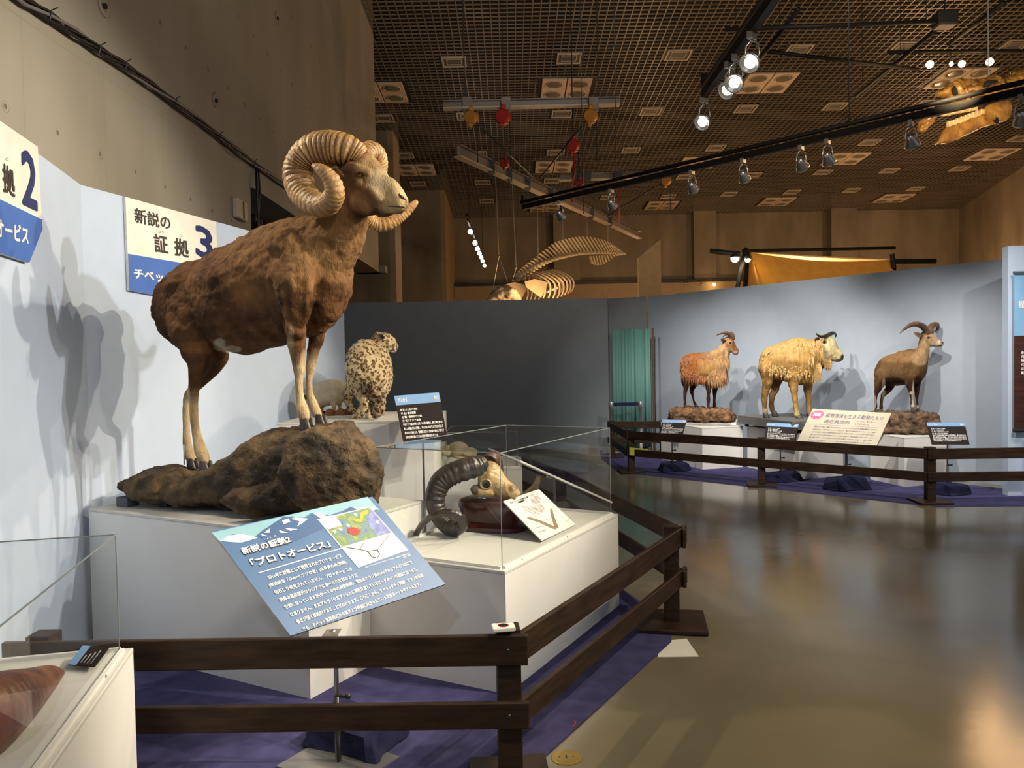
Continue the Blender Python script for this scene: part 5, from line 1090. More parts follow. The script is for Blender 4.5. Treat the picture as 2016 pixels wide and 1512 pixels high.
for a_, b_, lab in plF:
    a_ = Vector(a_); b_ = Vector(b_); d_ = (b_ - a_).normalized(); nrm = Vector((-d_.y, d_.x, 0)); ln = [1.28, 1.25, .62][[x[2] for x in plF].index(lab)]
    plinth('white_plinth', a_, d_, (b_ - a_).length, nrm, ln, .60, lab)
def rock(name, A, secs, label, mat, vox=.014, disp=((.16, .06), (.07, .055), (.03, .035)), ex=7, zb=None):
    e = empty(name, (A.O.x, A.O.y, .62), label, 'rock'); rs = [(x, y, *(PROJ(A.pt(x, 700) + ZU * (zb - A.pt(x, 700).z))), hw) for (x, y, hw) in secs]
    a2 = Animal(A.O, (A.d.x, A.d.y)); a2.tb(rs, n=24, ex=ex, sub=3); a2.body(e, vox, mat, [], (1, 1, 1), disp=disp, smooth=1, name='stone'); return e
o = G(); c_ = Vector((2.92, 11.80, 0)); o.obox(c_ + ZU * .622, A.d * .45, A.l * .30, ZU * .02, .004); e_ = empty('support_slab', (c_.x, c_.y, .61), 'thin white slab under the goat rock', 'base'); o.build('slab', M['white'], e_)
rock('display_rock', A, [(1318, 812, .10), (1322, 806, .24), (1345, 803, .30), (1380, 803, .32), (1415, 805, .32), (1438, 809, .28), (1446, 818, .14)], 'flat orange-brown rock under the long-haired goat', pm('orange_brown_rock', (.22, .11, .045), .85, c2=(.08, .04, .02), scale=14, bump=1, bscale=45, contrast=(.4, .6)), zb=.66)
# ------------------------------------------------------------------ golden long-faced animal
A = Animal((3.80, 10.70, 0), (.95, -.30)); e = empty('mounted_takin', (3.8, 10.7, .77), 'golden shaggy animal with long pale face and black horns on the middle far plinth', 'goat-antelope')
A.tb([z2s(1222, 490, 560, .08), z2s(1248, 430, 620, .18), z2s(1300, 395, 645, .24), z2s(1370, 370, 655, .27), z2s(1440, 345, 665, .28), z2s(1510, 328, 690, .28), z2s(1570, 334, 695, .26), z2s(1620, 344, 680, .22), z2s(1660, 360, 610, .15), z2s(1682, 400, 540, .05)])
A.tb([z2(1560, 340) + z2(1650, 620) + (.20,), z2(1620, 338) + z2(1680, 560) + (.16,), z2(1665, 325) + z2(1700, 520) + (.12,), z2(1690, 315) + z2(1715, 505) + (.09,)])
A.tb([z2(1670, 325) + z2(1660, 470) + (.06,), z2(1705, 305) + z2(1700, 500) + (.10,), z2(1745, 302) + z2(1738, 505) + (.105,), z2(1782, 330) + z2(1770, 508) + (.09,), z2(1812, 375) + z2(1795, 510) + (.075,), z2(1845, 425) + z2(1815, 512) + (.065,), z2(1866, 455) + z2(1838, 510) + (.05,), z2(1870, 470) + z2(1858, 495) + (.02,)])
A.limb([z2l(1740, 480, 0, 26), z2l(1752, 515, 0, 18), z2l(1756, 550, 0, 5)], n=8)
for L in ([(1490, 600, -.16, 60), (1482, 660, -.16, 46), (1488, 720, -.16, 32), (1492, 770, -.16, 26), (1497, 820, -.16, 22), (1503, 870, -.16, 22), (1508, 915, -.16, 26)], [(1585, 600, .14, 55), (1590, 660, .14, 42), (1592, 720, .14, 32), (1594, 780, .14, 22), (1596, 840, .14, 18), (1598, 900, .14, 20)],
          [(1275, 560, -.15, 65), (1280, 630, -.15, 46), (1276, 690, -.15, 34), (1265, 750, -.15, 27), (1258, 800, -.15, 22), (1260, 850, -.15, 20), (1264, 895, -.15, 22)], [(1345, 600, .15, 55), (1352, 660, .15, 42), (1338, 720, .15, 32), (1316, 780, .15, 24), (1312, 830, .15, 20), (1320, 880, .15, 20)]):
    A.limb([z2l(*q) for q in L], n=10)
GD = (.46, .27, .085)
paint = [('c', *z2(1400, 390), 60, 26, (.55, .38, .15), .6), ('c', *z2(1600, 560), 22, 40, (.50, .30, .09), .6), ('c', *z2(1330, 640), 40, 12, (.40, .22, .07), .6), ('a', *z2(1262, 780), 14, 34, (.20, .10, .035), .7), ('a', *z2(1325, 860), 14, 20, (.10, .05, .02), .85), ('a', *z2(1330, 740), 18, 20, (.34, .19, .07), .6),
         ('a', *z2(1490, 790), 12, 26, (.42, .22, .06), .6), ('a', *z2(1507, 905), 12, 9, (.60, .48, .24), .8), ('a', *z2(1264, 900), 9, 8, (.55, .42, .2), .8), ('c', *z2(1790, 420), 26, 40, (.66, .56, .32), .9), ('c', *z2(1860, 480), 7, 6, (.015, .012, .012), .95), ('c', *z2(1835, 497), 8, 2.5, (.1, .07, .05), .8), ('c', *z2(1716, 362), 4, 3.2, (.05, .03, .02), .8), ('c', *z2(1752, 535), 6, 9, (.28, .13, .05), .8)]
fu3 = fur('golden_fur', .6, .8, .55, (1, 1, .2), 45)
A.body(e, .016, fu3, paint, GD, disp=((.10, .03),), smooth=3)
strands(A, e, 'shaggy_hair', [z2(1250, 450) + z2(1560, 360) + (.20, 22, -.1), z2(1260, 520) + z2(1620, 480) + (.25, 24, 0), z2(1560, 380) + z2(1690, 360) + (.16, 40, .1), z2(1300, 560) + z2(1600, 590) + (.25, 16, 0), z2(1600, 520) + z2(1680, 520) + (.14, 36, 0), z2(1700, 480) + z2(1760, 500) + (.05, 16, 0)], pm('golden_hair', (.46, .29, .10), .7, c2=(.33, .18, .05), scale=10), 3000, 3)
horn(A, e, [z2(1750, 306) + (-.03, 8), z2(1725, 318) + (-.09, 7.5), z2(1695, 322) + (-.14, 6), z2(1668, 310) + (-.17, 4), z2(1652, 292) + (-.18, 1.5)], M['darkhorn'], 8, .03, n=12, k=.8)
horn(A, e, [z2(1755, 306) + (.03, 8), z2(1778, 294) + (.08, 7.5), z2(1798, 298) + (.14, 6), z2(1806, 312) + (.17, 4), z2(1802, 328) + (.18, 1.5)], M['darkhorn'], 8, .03, n=12, k=.8)
ear(A, e, z2(1680, 335), z2(1640, 352), -.09, -.16, 4, M['ink']); ear(A, e, z2(1720, 335), z2(1700, 345), .09, .16, 4, M['ink']); eyeball(A, e, *z2(1718, 362), .098, 2.6, False)
for (x, y, lt, r) in ((1522, 945, -.16, 30), (1600, 925, .14, 26), (1266, 922, -.15, 24), (1330, 905, .15, 26)): hoof(A, e, *z2(x, y), lt, r / 3.877)
a_ = Vector((3.69, 10.06, 0)); d_ = Vector((.63, .16, 0)).normalized(); n_ = Vector((-d_.y, d_.x, 0)); c_ = a_ + d_ * .33 + n_ * .62
e = empty('mount_platform', (c_.x, c_.y, .62), 'low dark grey platform under the golden animal', 'platform')
G().obox(c_ + ZU * .70, d_ * .46, n_ * .66, ZU * .058, .004).build('deck', pm('grey_deck', (.11, .105, .10), .6), e)
for i_, j_ in ((-1, -1), (1, -1), (1, 1), (-1, 1)): G().lathe([(.03, .602), (.03, .645)], Vector((c_.x, c_.y, 0)) + d_ * (.38 * i_) + n_ * (.55 * j_), 10).build('caster', M['black'], e)
# ------------------------------------------------------------------ dark-legged sheep
def z3l(x, y, lat, r): return z3(x, y) + (lat, r / 3.36)
def z3s(x, t, b, hw): return z3(x, t) + z3(x, b) + (hw,)
A = Animal((4.88, 9.85, 0), (.95, -.30)); e = empty('mounted_blue_sheep', (4.88, 9.85, .82), 'grey-brown sheep with spreading smooth horns and dark legs on the right far plinth', 'sheep')
A.tb([z3s(546, 555, 620, .05), z3s(572, 505, 655, .13), z3s(620, 472, 672, .16), z3s(680, 450, 672, .18), z3s(740, 434, 668, .19), z3s(795, 424, 668, .185), z3s(840, 436, 650, .16), z3s(875, 465, 610, .11), z3s(892, 500, 560, .04)])
A.tb([z3(800, 430) + z3(880, 580) + (.13,), z3(825, 420) + z3(895, 520) + (.105,), z3(835, 385) + z3(905, 460) + (.075,), z3(845, 345) + z3(908, 425) + (.06,)])
A.tb([z3(838, 330) + z3(842, 385) + (.04,), z3(868, 305) + z3(862, 405) + (.06,), z3(902, 302) + z3(892, 412) + (.055,), z3(935, 328) + z3(920, 412) + (.042,), z3(968, 358) + z3(950, 412) + (.034,), z3(992, 375) + z3(982, 410) + (.026,), z3(1000, 384) + z3(998, 402) + (.01,)])
for L in ([(780, 600, -.10, 45), (776, 650, -.10, 30), (780, 690, -.10, 19), (787, 725, -.10, 14), (790, 770, -.10, 10), (795, 808, -.10, 13)], [(830, 600, .09, 40), (826, 650, .09, 26), (823, 700, .09, 16), (822, 735, .09, 13), (825, 780, .09, 10), (829, 812, .09, 13)],
          [(590, 600, -.10, 48), (580, 650, -.10, 36), (566, 695, -.10, 22), (553, 730, -.10, 13), (550, 775, -.10, 10), (552, 815, -.10, 12)], [(640, 640, .10, 40), (650, 670, .10, 28), (625, 705, .10, 20), (600, 735, .10, 14), (588, 775, .10, 10), (586, 815, .10, 12)]):
    A.limb([z3l(*q) for q in L], n=10)
GB = (.15, .082, .036)
paint = [('c', *z3(700, 470), 50, 14, (.30, .17, .075), .7), ('c', *z3(650, 640), 22, 9, (.05, .028, .016), .8), ('c', *z3(720, 668), 36, 5, (.55, .45, .30), .7), ('c', *z3(860, 560), 12, 34, (.07, .038, .022), .75), ('c', *z3(830, 490), 18, 14, (.42, .28, .15), .7), ('c', *z3(870, 420), 16, 18, (.42, .28, .15), .7),
         ('a', *z3(778, 740), 11, 34, DK, .95), ('a', *z3(826, 725), 10, 38, DK, .97), ('c', *z3(640, 650), 26, 12, DK, .7), ('c', *z3(610, 680), 18, 16, DK, .7), ('a', *z3(556, 770), 9, 30, DK, .85), ('a', *z3(592, 770), 13, 32, DK, .9), ('a', *z3(540, 790), 4, 20, (.5, .4, .3), .7), ('a', *z3(605, 700), 4, 24, (.5, .4, .28), .5), ('a', *z3(800, 740), 2.5, 30, (.62, .52, .38), .9), ('a', *z3(788, 718), 6, 3, (.62, .52, .38), .9), ('a', *z3(795, 812), 9, 5, (.62, .52, .38), .9), ('a', *z3(829, 812), 6, 4, (.62, .52, .38), .8),
         ('c', *z3(920, 370), 18, 14, (.50, .35, .20), .8), ('c', *z3(975, 392), 10, 7, (.60, .50, .36), .8), ('c', *z3(895, 352), 5, 2.5, (.05, .03, .02), .7), ('c', *z3(990, 384), 3.4, 2.4, (.02, .015, .012), .95), ('c', *z3(978, 404), 6, 1.2, (.06, .04, .03), .8)]
A.body(e, .013, fur('grey_brown_fur', .6, .6, .6, (1, 1, .4), 45), paint, GB, disp=((.09, .02), (.03, .006)), smooth=3)
horn(A, e, [z3(895, 325) + (-.02, 12), z3(870, 285) + (-.06, 12.5), z3(835, 265) + (-.12, 11), z3(795, 264) + (-.18, 9), z3(755, 285) + (-.24, 6), z3(722, 312) + (-.28, 3), z3(711, 325) + (-.29, 1.2)], bh, 12, .03, n=14)
horn(A, e, [z3(905, 320) + (.02, 12), z3(915, 285) + (.06, 12.5), z3(940, 266) + (.11, 11), z3(958, 268) + (.16, 9), z3(962, 285) + (.20, 6), z3(950, 305) + (.23, 3), z3(943, 312) + (.24, 1.2)], bh, 12, .03, n=14)
ear(A, e, z3(850, 345), z3(802, 315), -.06, -.11, 4, em); ear(A, e, z3(900, 330), z3(940, 305), .06, .12, 4, em); eyeball(A, e, *z3(900, 352), .056, 2.0, False)
for (x, y, lt, r) in ((797, 832, -.10, 15), (830, 832, .09, 14), (553, 833, -.10, 13), (586, 833, .10, 13)): hoof(A, e, *z3(x, y), lt, r / 3.36)
rock('display_rock', A, [(1705, 818, .10), (1715, 812, .22), (1740, 811, .26), (1780, 811, .27), (1820, 812, .27), (1842, 816, .24), (1848, 830, .12)], 'grey-brown block of rock under the dark-legged sheep', pm('grey_brown_rock', (.15, .085, .045), .8, c2=(.05, .03, .018), scale=11, bump=1, bscale=40, contrast=(.4, .6)), zb=.615)

# ------------------------------------------------------------------ leopard and white fox
zl = lambda x, y: (580 + x / 5.929, 620 + y / 5.929)
A = Animal((-1.3, 6.62, 0), (1, 0)); e = empty('mounted_leopard', (-1.25, 6.62, 1.15), 'pale spotted leopard seen from behind with a thick hanging tail', 'leopard')
def zls(x, t, b, hw, lat=0): return zl(x, t) + zl(x, b) + (hw, lat)
A.tb([zls(618, 560, 700, .05), zls(640, 440, 790, .18), zls(690, 350, 850, .25), zls(760, 300, 900, .28), zls(850, 285, 930, .30), zls(930, 300, 950, .30), zls(1010, 350, 960, .27), zls(1080, 430, 930, .22), zls(1115, 520, 850, .14), zls(1132, 620, 760, .04)])
A.tb([zl(870, 300) + zl(1000, 480) + (.10, .15), zl(920, 250) + zl(1050, 440) + (.11, .15), zl(960, 205) + zl(1085, 430) + (.12, .15), zl(1040, 205) + zl(1110, 430) + (.12, .15), zl(1110, 225) + zl(1130, 435) + (.11, .15), zl(1165, 280) + zl(1150, 440) + (.085, .15), zl(1200, 320) + zl(1170, 445) + (.06, .15), zl(1218, 345) + zl(1185, 430) + (.03, .15)])
def zll(x, y, lat, r): return zl(x, y) + (lat, r / 5.929)
A.limb([zll(720, 800, -.05, 110), zll(760, 900, -.10, 70), zll(800, 1000, -.12, 55), zll(790, 1090, -.12, 48), zll(760, 1160, -.12, 42), zll(700, 1185, -.18, 34), zll(672, 1190, -.20, 26)])
A.limb([zll(670, 800, .20, 70), zll(640, 900, .28, 55), zll(620, 1000, .30, 48), zll(640, 1080, .30, 42), zll(690, 1120, .25, 30)])
A.limb([zll(1010, 800, -.05, 90), zll(970, 950, -.10, 66), zll(920, 1080, -.10, 50), zll(900, 1160, -.10, 44), zll(860, 1180, -.16, 34)])
A.limb([zll(1020, 700, .15, 80), zll(1030, 850, .22, 45), zll(1010, 1000, .3, 40), zll(1000, 1130, .3, 40)])
lm = fur('spotted_coat', .5, .6, .8, (1, 1, 1), 30); nt = lm.node_tree; N = nt.nodes; L = nt.links
vo = N.new('ShaderNodeTexVoronoi'); vo.inputs['Scale'].default_value = 33; tc = [n for n in N if n.type == 'TEX_COORD'][0]; nz = N.new('ShaderNodeTexNoise'); nz.inputs['Scale'].default_value = 20
av = N.new('ShaderNodeVectorMath'); av.operation = 'MULTIPLY_ADD'; av.inputs[1].default_value = (.045, .045, .045); L.new(tc.outputs['Object'], nz.inputs[0]); L.new(nz.outputs['Color'], av.inputs[0]); L.new(tc.outputs['Object'], av.inputs[2]); L.new(av.outputs[0], vo.inputs['Vector'])
cr = N.new('ShaderNodeValToRGB'); cr.color_ramp.elements[0].position = .38; cr.color_ramp.elements[0].color = (.12, .075, .045, 1); cr.color_ramp.elements[1].position = .52; cr.color_ramp.elements[1].color = (1, 1, 1, 1)
k1 = cr.color_ramp.elements.new(.10); k1.color = (.45, .33, .22, 1); L.new(vo.outputs['Distance'], cr.inputs[0])
b_ = N['Principled BSDF']; src = b_.inputs['Base Color'].links[0].from_socket; mm = N.new('ShaderNodeMix'); mm.data_type = 'RGBA'; mm.blend_type = 'MULTIPLY'; mm.inputs[0].default_value = 1; L.new(src, mm.inputs[6]); L.new(cr.outputs[0], mm.inputs[7]); L.new(mm.outputs[2], b_.inputs['Base Color'])
LC = (.62, .50, .31)
A.body(e, .012, lm, [('a', *zl(900, 480), 30, 50, (.5, .38, .22), .4), ('a', *zl(1160, 420), 12, 8, (.80, .74, .60), .8), ('a', *zl(1155, 408), 4, 2, (.04, .03, .02), .9), ('a', *zl(1214, 350), 2.5, 2.5, (.05, .03, .02), .9), ('a', *zl(760, 1170), 30, 10, (.6, .5, .33), .7), ('a', *zl(960, 330), 12, 30, (.30, .2, .12), .5)], LC, disp=((.05, .03), (.018, .012)), smooth=2)
TG = Animal((-1.3, 6.45, 0), (1, 0)); g = G()
S = resample([zll(800, 900, .05, 40), zll(830, 855, -.06, 56), zll(890, 835, -.14, 66), zll(950, 875, -.18, 74), zll(975, 960, -.19, 84), zll(968, 1070, -.19, 86), zll(958, 1150, -.19, 74), zll(955, 1200, -.18, 30)], 50)
g.tube([TG.pt(q[0], q[1], q[2]) for q in S], [TG.rad(q[0], q[1], q[3]) for q in S], 16)
TG.body(e, .012, lm, [('a', *zl(880, 900), 9, 12, (.17, .11, .07), .85), ('a', *zl(915, 1050), 9, 26, (.15, .10, .06), .75), ('a', *zl(990, 990), 7, 6, (.2, .13, .08), .7), ('a', *zl(1000, 1120), 7, 6, (.2, .13, .08), .7)], (.36, .28, .19), disp=((.035, .07), (.015, .03)), name='tail', smooth=2, g=g)
ear(A, e, zl(1010, 270), zl(1035, 235), .05, -.02, 5.5, M['ink'])
fx2 = Animal((-1.5, 7.0, 0), (1, 0)); e = empty('mounted_fox', (-1.6, 7.0, 1.15), 'cream white furry animal half hidden behind the ram forelegs', 'fox')
def zfs(x, t, b, hw): return zl(x, t) + zl(x, b) + (hw,)
fx2.tb([zfs(200, 880, 950, .04), zfs(240, 810, 1050, .10), zfs(310, 770, 1080, .13), zfs(400, 755, 1060, .14), zfs(480, 755, 1030, .14), zfs(560, 770, 1020, .12), zfs(640, 800, 1000, .08)])
for (x, x2, lt) in ((270, 280, -.06), (330, 300, .06), (450, 480, -.06), (520, 540, .06)): fx2.limb([zll(x, 1000, lt, 45), zll((x + x2) / 2, 1080, lt, 28), zll(x2, 1135, lt, 24)], n=10)
fx2.body(e, .014, fur('white_fur', .6, .7, .82, (1, 1, 1), 30), [], (.66, .58, .42), disp=((.04, .015),), smooth=3)
q = PZ(*zl(520, 1158), 1.15); q = Vector((q.x, 6.95, 1.15)); e = empty('rock_pieces', q, 'orange-brown stones under the white animal', 'stones'); rnd = random.Random(2)
for k in range(7): G().ell(q + Vector((rnd.uniform(-.16, .2), rnd.uniform(-.05, .05), .02)), rnd.uniform(.035, .06), rnd.uniform(.03, .05), rnd.uniform(.03, .05), n=7, m=5).build('stone', M['orangerock'], e)
q = PY(601, 782, 7.15); e = empty('species_label', q, 'tiny white and black label behind the ram foreleg', 'label card'); G().box(q.x - .05, q.x + .03, q.y, q.y + .01, q.z - .02, q.z + .08).build('card', M['paper'], e); G().box(q.x - .05, q.x + .03, q.y - .002, q.y, q.z - .02, q.z + .02).build('black_band', M['ink'], e)
q = PY(636, 806, 7.0); o = tag(G().box(q.x - .04, q.x + .04, q.y - .01, q.y + .01, 1.151, 1.185).build('small_placard', M['labeldark'], None, False, q), 'small dark placard between the feet of the white animal', 'label card')

# ------------------------------------------------------------------ horned skull in the case
zk = lambda x, y: (700 + x / 3.6, 820 + y / 3.6)
SO = C0 + U1 * .80 + U2 * .34; A = Animal((SO.x, SO.y, 0), (.93, -.36)); e = empty('horned_skull', (SO.x, SO.y, .80), 'pale ram skull with heavy dark curled horns in the near glass case', 'skull')
def zks(tx, ty, bx, by, hw): return zk(tx, ty) + zk(bx, by) + (hw,)
A.tb([zks(905, 340, 880, 500, .05), zks(930, 315, 900, 540, .075), zks(985, 325, 940, 560, .08), zks(1020, 370, 980, 560, .07), zks(1060, 430, 1020, 572, .055), zks(1100, 470, 1070, 582, .045), zks(1140, 500, 1110, 580, .038), zks(1168, 545, 1150, 570, .02)])
A.limb([zk(850, 520) + (-.07, 10), zk(900, 540) + (-.07, 8), zk(960, 545) + (-.06, 7)]); A.limb([zk(850, 520) + (.07, 10), zk(960, 545) + (.06, 7)])
fb = pm('skull_bone', (1, 1, 1), .45, c2=(.70, .62, .5), scale=18, bump=.4, bscale=50, attr='Col')
A.body(e, .006, fb, [('c', *zk(870, 490), 14, 24, (.05, .04, .035), .9), ('a', *zk(929, 476), 9, 8, (.02, .015, .012), .95), ('c', *zk(1130, 500), 9, 8, (.22, .14, .07), .7), ('c', *zk(985, 330), 20, 8, (.30, .20, .11), .6), ('c', *zk(1000, 540), 6, 8, (.2, .12, .06), .5)], (.52, .37, .17), disp=((.03, .012), (.012, .005)), smooth=2, name='cranium')
for sg in (-1, 1):
    c_ = A.pt(*zk(928, 478), -.066); c_ = c_ if sg > 0 else c_ + A.l * .132; rr = [[c_ - A.l * (.012 * sg) + A.d * (math.cos(a_) * .033) + ZU * (math.sin(a_) * .029) for a_ in [2 * math.pi * j / 20 for j in range(21)]]][0]
    G().tube(rr, .0045, 8).build('eye_socket_rim', M['bone'], e, True); G().ell(c_ + A.l * (.001 * sg), .031, .014, .027, X=A.d, Y=A.l).build('socket_shade', M['plenum'], e, True)  # matte black solid stands in for the shade inside the socket
dh = pm('glossy_dark_horn', (.050, .038, .032), .32, c2=(.022, .017, .015), scale=18, bump=.5, bscale=40, spec=.6)
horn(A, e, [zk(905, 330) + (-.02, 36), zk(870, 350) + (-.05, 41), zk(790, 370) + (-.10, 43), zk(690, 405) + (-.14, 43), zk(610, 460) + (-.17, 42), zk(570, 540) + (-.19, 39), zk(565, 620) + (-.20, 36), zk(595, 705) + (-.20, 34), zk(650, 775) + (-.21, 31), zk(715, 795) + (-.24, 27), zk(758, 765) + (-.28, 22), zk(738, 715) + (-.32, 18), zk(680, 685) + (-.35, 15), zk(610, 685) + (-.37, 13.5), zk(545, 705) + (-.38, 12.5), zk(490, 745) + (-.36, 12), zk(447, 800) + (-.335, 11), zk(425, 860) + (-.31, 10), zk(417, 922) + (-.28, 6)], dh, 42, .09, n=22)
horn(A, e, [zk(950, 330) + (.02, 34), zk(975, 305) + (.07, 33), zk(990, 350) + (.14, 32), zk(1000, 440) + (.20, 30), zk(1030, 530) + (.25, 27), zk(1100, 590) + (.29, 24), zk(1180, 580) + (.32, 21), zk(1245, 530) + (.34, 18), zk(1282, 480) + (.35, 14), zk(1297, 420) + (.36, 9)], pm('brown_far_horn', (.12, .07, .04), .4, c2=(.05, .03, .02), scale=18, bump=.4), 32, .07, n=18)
# dark red wooden mount
e2 = empty('skull_mount', (SO.x, SO.y, .61), 'dark red flared wooden stand under the horned skull', 'stand'); g = G(); rr = []
ctr = A.pt(*zk(975, 700), .06); zb_, zt_ = .602, A.pt(*zk(1000, 600), 0).z
for (z, sx, sy) in ((zb_, .22, .16), (zb_ + .025, .22, .16), (zb_ + .03, .195, .14), (zb_ + .05, .18, .125), (zt_ - .05, .195, .14), (zt_ - .035, .205, .145), (zt_, .20, .14), (zt_ + .006, .18, .12)):
    rr.append([Vector((ctr.x, ctr.y, z)) + A.d * (math.copysign(abs(math.cos(2 * math.pi * (j + .5) / 24)) ** .6, math.cos(2 * math.pi * (j + .5) / 24)) * sx) + A.l * (math.copysign(abs(math.sin(2 * math.pi * (j + .5) / 24)) ** .6, math.sin(2 * math.pi * (j + .5) / 24)) * sy) for j in range(24)])
g.rings(rr); autosm(g.build('body', M['redwood'], e2))
# reddish horn in the nearest case
e = empty('reddish_horn', PZ(20, 1400, .66), 'thick reddish brown horn lying in the nearest glass case', 'horn')
bs = PZ(-150, 1470, .70); tip = PZ(118, 1310, .67); ct = [(bs, .16), (PZ(-60, 1435, .70), .150), (PZ(0, 1392, .70), .122), (PZ(55, 1352, .69), .082), (PZ(95, 1325, .675), .048), (tip, .018)]
S = resample([tuple(p) + (r,) for p, r in ct], 160)
g = G().tube([Vector((q[0], q[1], .635 + q[3] * .55)) for q in S], [q[3] * .75 for q in S], 24, mod=lambda i, j: 1 + (.012 * math.sin(i * .9) + .006 * math.sin(i * 2.3)) * (1 if math.sin(2 * math.pi * j / 24 + 2.0) > -.2 else .1))
g.build('ridged_horn', pm('reddish_horn', (.25, .095, .052), .42, c2=(.10, .04, .025), scale=5, stretch=(3, 3, 1), bump=.5, bscale=30), e, True)

# ------------------------------------------------------------------ whale skeleton
zw = lambda x, y: (740 + x / 4.032, 260 + y / 4.032)
A = Animal(PY(1040, 560, 20), (.80, .60)); e = empty('whale_skeleton', A.pt(1000, 560), 'hanging whale skeleton with arched spine and ribs above the dark partition', 'skeleton')
sp = [(1120, 1165), (1200, 1110), (1300, 1050), (1400, 1010), (1500, 985), (1600, 965), (1700, 958), (1800, 955), (1880, 960), (1940, 964), (1980, 966)]
tops = [(1110, 1130), (1165, 1075), (1240, 1015), (1330, 945), (1420, 880), (1520, 845), (1620, 830), (1730, 835), (1830, 865), (1900, 905), (1970, 955)]
S1_ = resample(sp, 38); S2_ = resample(tops, 38); bm_ = M['whalebone']
for i in range(37):
    c_ = A.pt(*zw(*S1_[i])); t_ = A.pt(*zw(*S2_[i])); r = .085 * (1 - .5 * i / 37); nx = A.pt(*zw(*S1_[i + 1])); ax = (nx - c_); ln = ax.length
    g = G().lathe([(r * .9, 0), (r * .75, ln * .4), (r * .9, ln * .85)], c_, 10, ax); dirn = (t_ - c_); w_ = ln * .26
    g.prism([c_ - ax.normalized() * w_, c_ + ax.normalized() * w_, c_ + dirn * .6 + ax.normalized() * w_ * 1.1, t_ + ax.normalized() * w_ * .8, t_ - ax.normalized() * w_ * .8, c_ + dirn * .6 - ax.normalized() * w_ * .7], A.l * .03)
    for sg in (-1, 1): g.beam(c_, c_ + A.l * (sg * (.28 * (1 - i / 40))) + ZU * -.03, ln * .45, .025)
    g.build('vertebra', bm_, e)
for i in range(12):
    t = i / 11; a_ = A.pt(*zw(1700 + 240 * t, 985 - 10 * t)); b_ = A.pt(*zw(1720 + 235 * t, 1030 + 42 * math.sin(math.pi * min(1, t * 1.2 + .15)) - 60 * t))
    G().beam(a_, b_, .07, .03).build('chevron_bone', bm_, e)
for i in range(8):
    for sg in (-1, 1):
        t = i / 7; x0, y0 = 1200 + 190 * t, 1130 - 38 * t; o_ = .42 * math.sin(math.pi * (.35 + .45 * t)); pts = []
        for q in range(9):
            u = q / 8; pts.append(A.pt(*zw(x0 + (75 + 60 * t) * math.sin(u * 2.2), y0 + 215 * u ** 1.15 * (1 - .22 * abs(t - .4)))) - A.l * (sg * o_ * math.sin(min(1, u * 1.4 + .08) * math.pi * .62)))
        G().tube(pts, [.020 + .008 * math.sin(math.pi * q / 8) for q in range(9)], 7).build('rib', bm_, e, True)
a2 = Animal(A.O, (A.d.x, A.d.y)); 
sg_ = G(); a2.tb([zw(880, 1315) + zw(885, 1345) + (.06,), zw(920, 1285) + zw(930, 1350) + (.14,), zw(970, 1235) + zw(985, 1352) + (.25,), zw(1010, 1212) + zw(1030, 1352) + (.32,), zw(1045, 1225) + zw(1075, 1350) + (.30,), zw(1080, 1270) + zw(1125, 1345) + (.18,), zw(1110, 1300) + zw(1150, 1335) + (.06,)])
a2.limb([zw(1050, 1300) + (-.25, 6), zw(1100, 1290) + (-.2, 5), zw(1140, 1330) + (-.15, 5)]); a2.ge = None
a2.body(e, .03, bm_, [], (1, 1, 1), disp=((.25, .14), (.08, .05)), smooth=1, name='skull')
sc_ = [zw(1100, 1200), zw(1180, 1178), (zw(1285, 1205)), zw(1265, 1260), zw(1230, 1325), zw(1180, 1290), zw(1110, 1240)]
for sg in (-1, 1):
    G().prism([A.pt(p[0], p[1], 0) - A.l * (sg * .42) for p in sc_], A.l * .03).build('shoulder_blade', pm('olive_bone', (.32, .28, .17), .6, bump=.3) if sg > 0 else bm_, e)
G().beam(A.pt(*zw(1290, 1300), -.3), A.pt(*zw(1440, 1235), -.3), .02, .05).build('support_bar', M['steel'], e)
for k, (x0, y0, x1, y1) in enumerate(((948, 300, 975, 990), (1080, 350, 1112, 1075), (1278, 450, 1288, 990), (1478, 560, 1485, 860), (1676, 640, 1676, 825), (1843, 720, 1840, 870))):
    g = G(); a_ = A.pt(*zw(x0, y0)); b_ = A.pt(*zw(x1, y1)); g.tube([a_, b_], .012, 5)
    if k < 3: 
        g.tube([b_, A.pt(*zw(x1 - 30 - 20 * (k == 0), y1 + (270 if k == 0 else 110)))], .01, 5).tube([b_, A.pt(*zw(x1 + (70 if k == 0 else 20), y1 + (200 if k == 0 else 60)))], .01, 5).ell(b_, .03)
    tag(g.build('hanging_wire', M['steel'], None, False, a_), 'hanging wire, %s from the left holding the whale skeleton' % ORD[k], 'wire', 'wires holding the whale skeleton')

# ------------------------------------------------------------------ big hanging skull at upper right
zs = lambda x, y: (1800 + x / 6.875, 80 + y / 6.873)
A = Animal(PY(1925, 215, 9.4), (.97, .24)); e = empty('hanging_skull', A.pt(1925, 215), 'huge golden brown animal skull hanging under the ceiling at upper right', 'skull')
gb = M['goldbone']
def zss(tx, ty, bx, by, hw): return zs(tx, ty) + zs(bx, by) + (hw,)
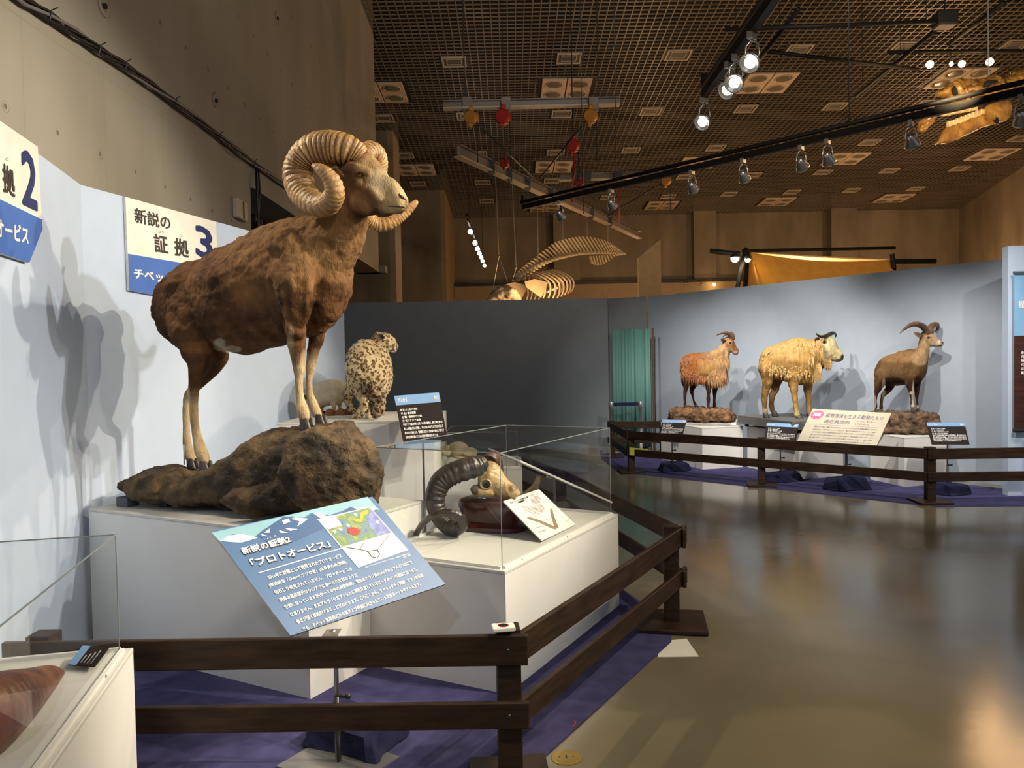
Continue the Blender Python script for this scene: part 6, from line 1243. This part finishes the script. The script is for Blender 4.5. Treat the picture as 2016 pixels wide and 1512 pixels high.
# cranium: snout wedge, brow, braincase
A.tb([zss(300, 715, 310, 735, .03), zss(400, 650, 440, 760, .07), zss(520, 570, 560, 800, .11), zss(640, 530, 660, 860, .15), zss(740, 560, 760, 900, .19), zss(860, 520, 880, 900, .20), zss(1000, 500, 1000, 800, .20), zss(1120, 530, 1120, 760, .19), zss(1220, 500, 1230, 720, .20), zss(1330, 430, 1340, 700, .22), zss(1440, 400, 1450, 640, .24), zss(1560, 420, 1560, 620, .15)])
A.limb([zs(760, 640) + (-.20, 6), zs(880, 650) + (-.25, 6), zs(1000, 680) + (-.27, 7), zs(1120, 620) + (-.26, 8), zs(1250, 620) + (-.25, 9)]); A.limb([zs(760, 640) + (.20, 6), zs(1000, 680) + (.27, 7), zs(1250, 620) + (.25, 9)])
A.tb([zss(330, 900, 350, 960, .06), zss(450, 840, 480, 1000, .10), zss(620, 800, 640, 990, .13), zss(780, 800, 800, 960, .14), zss(880, 820, 880, 920, .10)])
A.tb([zss(80, 1060, 70, 1230, .05), zss(140, 1040, 150, 1240, .07), zss(220, 960, 230, 1100, .06), zss(330, 900, 340, 1000, .08)])
for sg in (-1, 1):
    A.limb([zs(830, 770) + (.18 * sg, 5), zs(900, 800) + (.23 * sg, 5), zs(1000, 790) + (.26 * sg, 5.5), zs(1120, 720) + (.27 * sg, 6), zs(1240, 660) + (.25 * sg, 7)], n=10)
    A.limb([zs(560, 560) + (.10 * sg, 5), zs(640, 700) + (.13 * sg, 8), zs(730, 780) + (.16 * sg, 7)], n=10)
A.body(e, .013, gb, [], (1, 1, 1), disp=((.12, .07), (.04, .03), (.02, .01)), smooth=2, name='cranium')
eyec = M['plenum']
for sg in (-1, 1):
    G().ell(A.pt(*zs(840, 690), 0) - A.l * (.215 * sg), .11, .05, .065, X=A.d, Y=A.l).build('socket_shade', eyec, e, True); G().ell(A.pt(*zs(500, 715), 0) - A.l * (.10 * sg), .085, .045, .07, X=A.d, Y=A.l).build('nose_shade', eyec, e, True)  # black solids stand in for the shade of the hollow openings
    J = Animal(A.O - A.l * (.16 * sg), (A.d.x, A.d.y))
    def js(tx, ty, bx, by, hw): return zs(tx, ty) + zs(bx, by) + (hw,)
    J.tb([js(255, 1400, 262, 1425, .02), js(330, 1350, 350, 1400, .04), js(400, 1200, 430, 1385, .05), js(500, 1140, 540, 1350, .05), js(640, 1090, 700, 1285, .05), js(780, 1040, 850, 1210, .05), js(900, 985, 1000, 1150, .05), js(1000, 850, 1150, 1115, .045), js(1100, 800, 1270, 1060, .04), js(1230, 775, 1318, 980, .035), js(1270, 800, 1322, 900, .02)])
    J.body(e, .016, gb, [], (1, 1, 1), disp=((.1, .03),), smooth=3, name='lower_jaw')
    for k in range(9):
        t = k / 8; c_ = J.pt(*zs(480 + 430 * t, 1135 - 165 * t)); G().obox(c_, J.d * .030, J.l * .025, ZU * .035, .008).build('lower_tooth', M['bone'], e)
        c_ = J.pt(*zs(400 + 420 * t, 985 - 75 * t)); G().obox(c_, J.d * .030, J.l * .025, ZU * .030, .008).build('upper_tooth', M['bone'], e)
G().beam(A.pt(*zs(1080, 1080), -.22), A.pt(*zs(1135, 1120), -.22), .02, .02).beam(A.pt(*zs(1115, 1040), -.22), A.pt(*zs(1130, 1130), -.22), .02, .02).build('metal_clip', M['black'], e)
q = A.pt(*zs(1000, 520)); tag(G().tube([q, Vector((q.x, q.y, cz(q.y)))], .007, 5).build('hanging_wire', M['steel'], None, False, q), 'wire from the ceiling to the huge golden skull', 'wire')
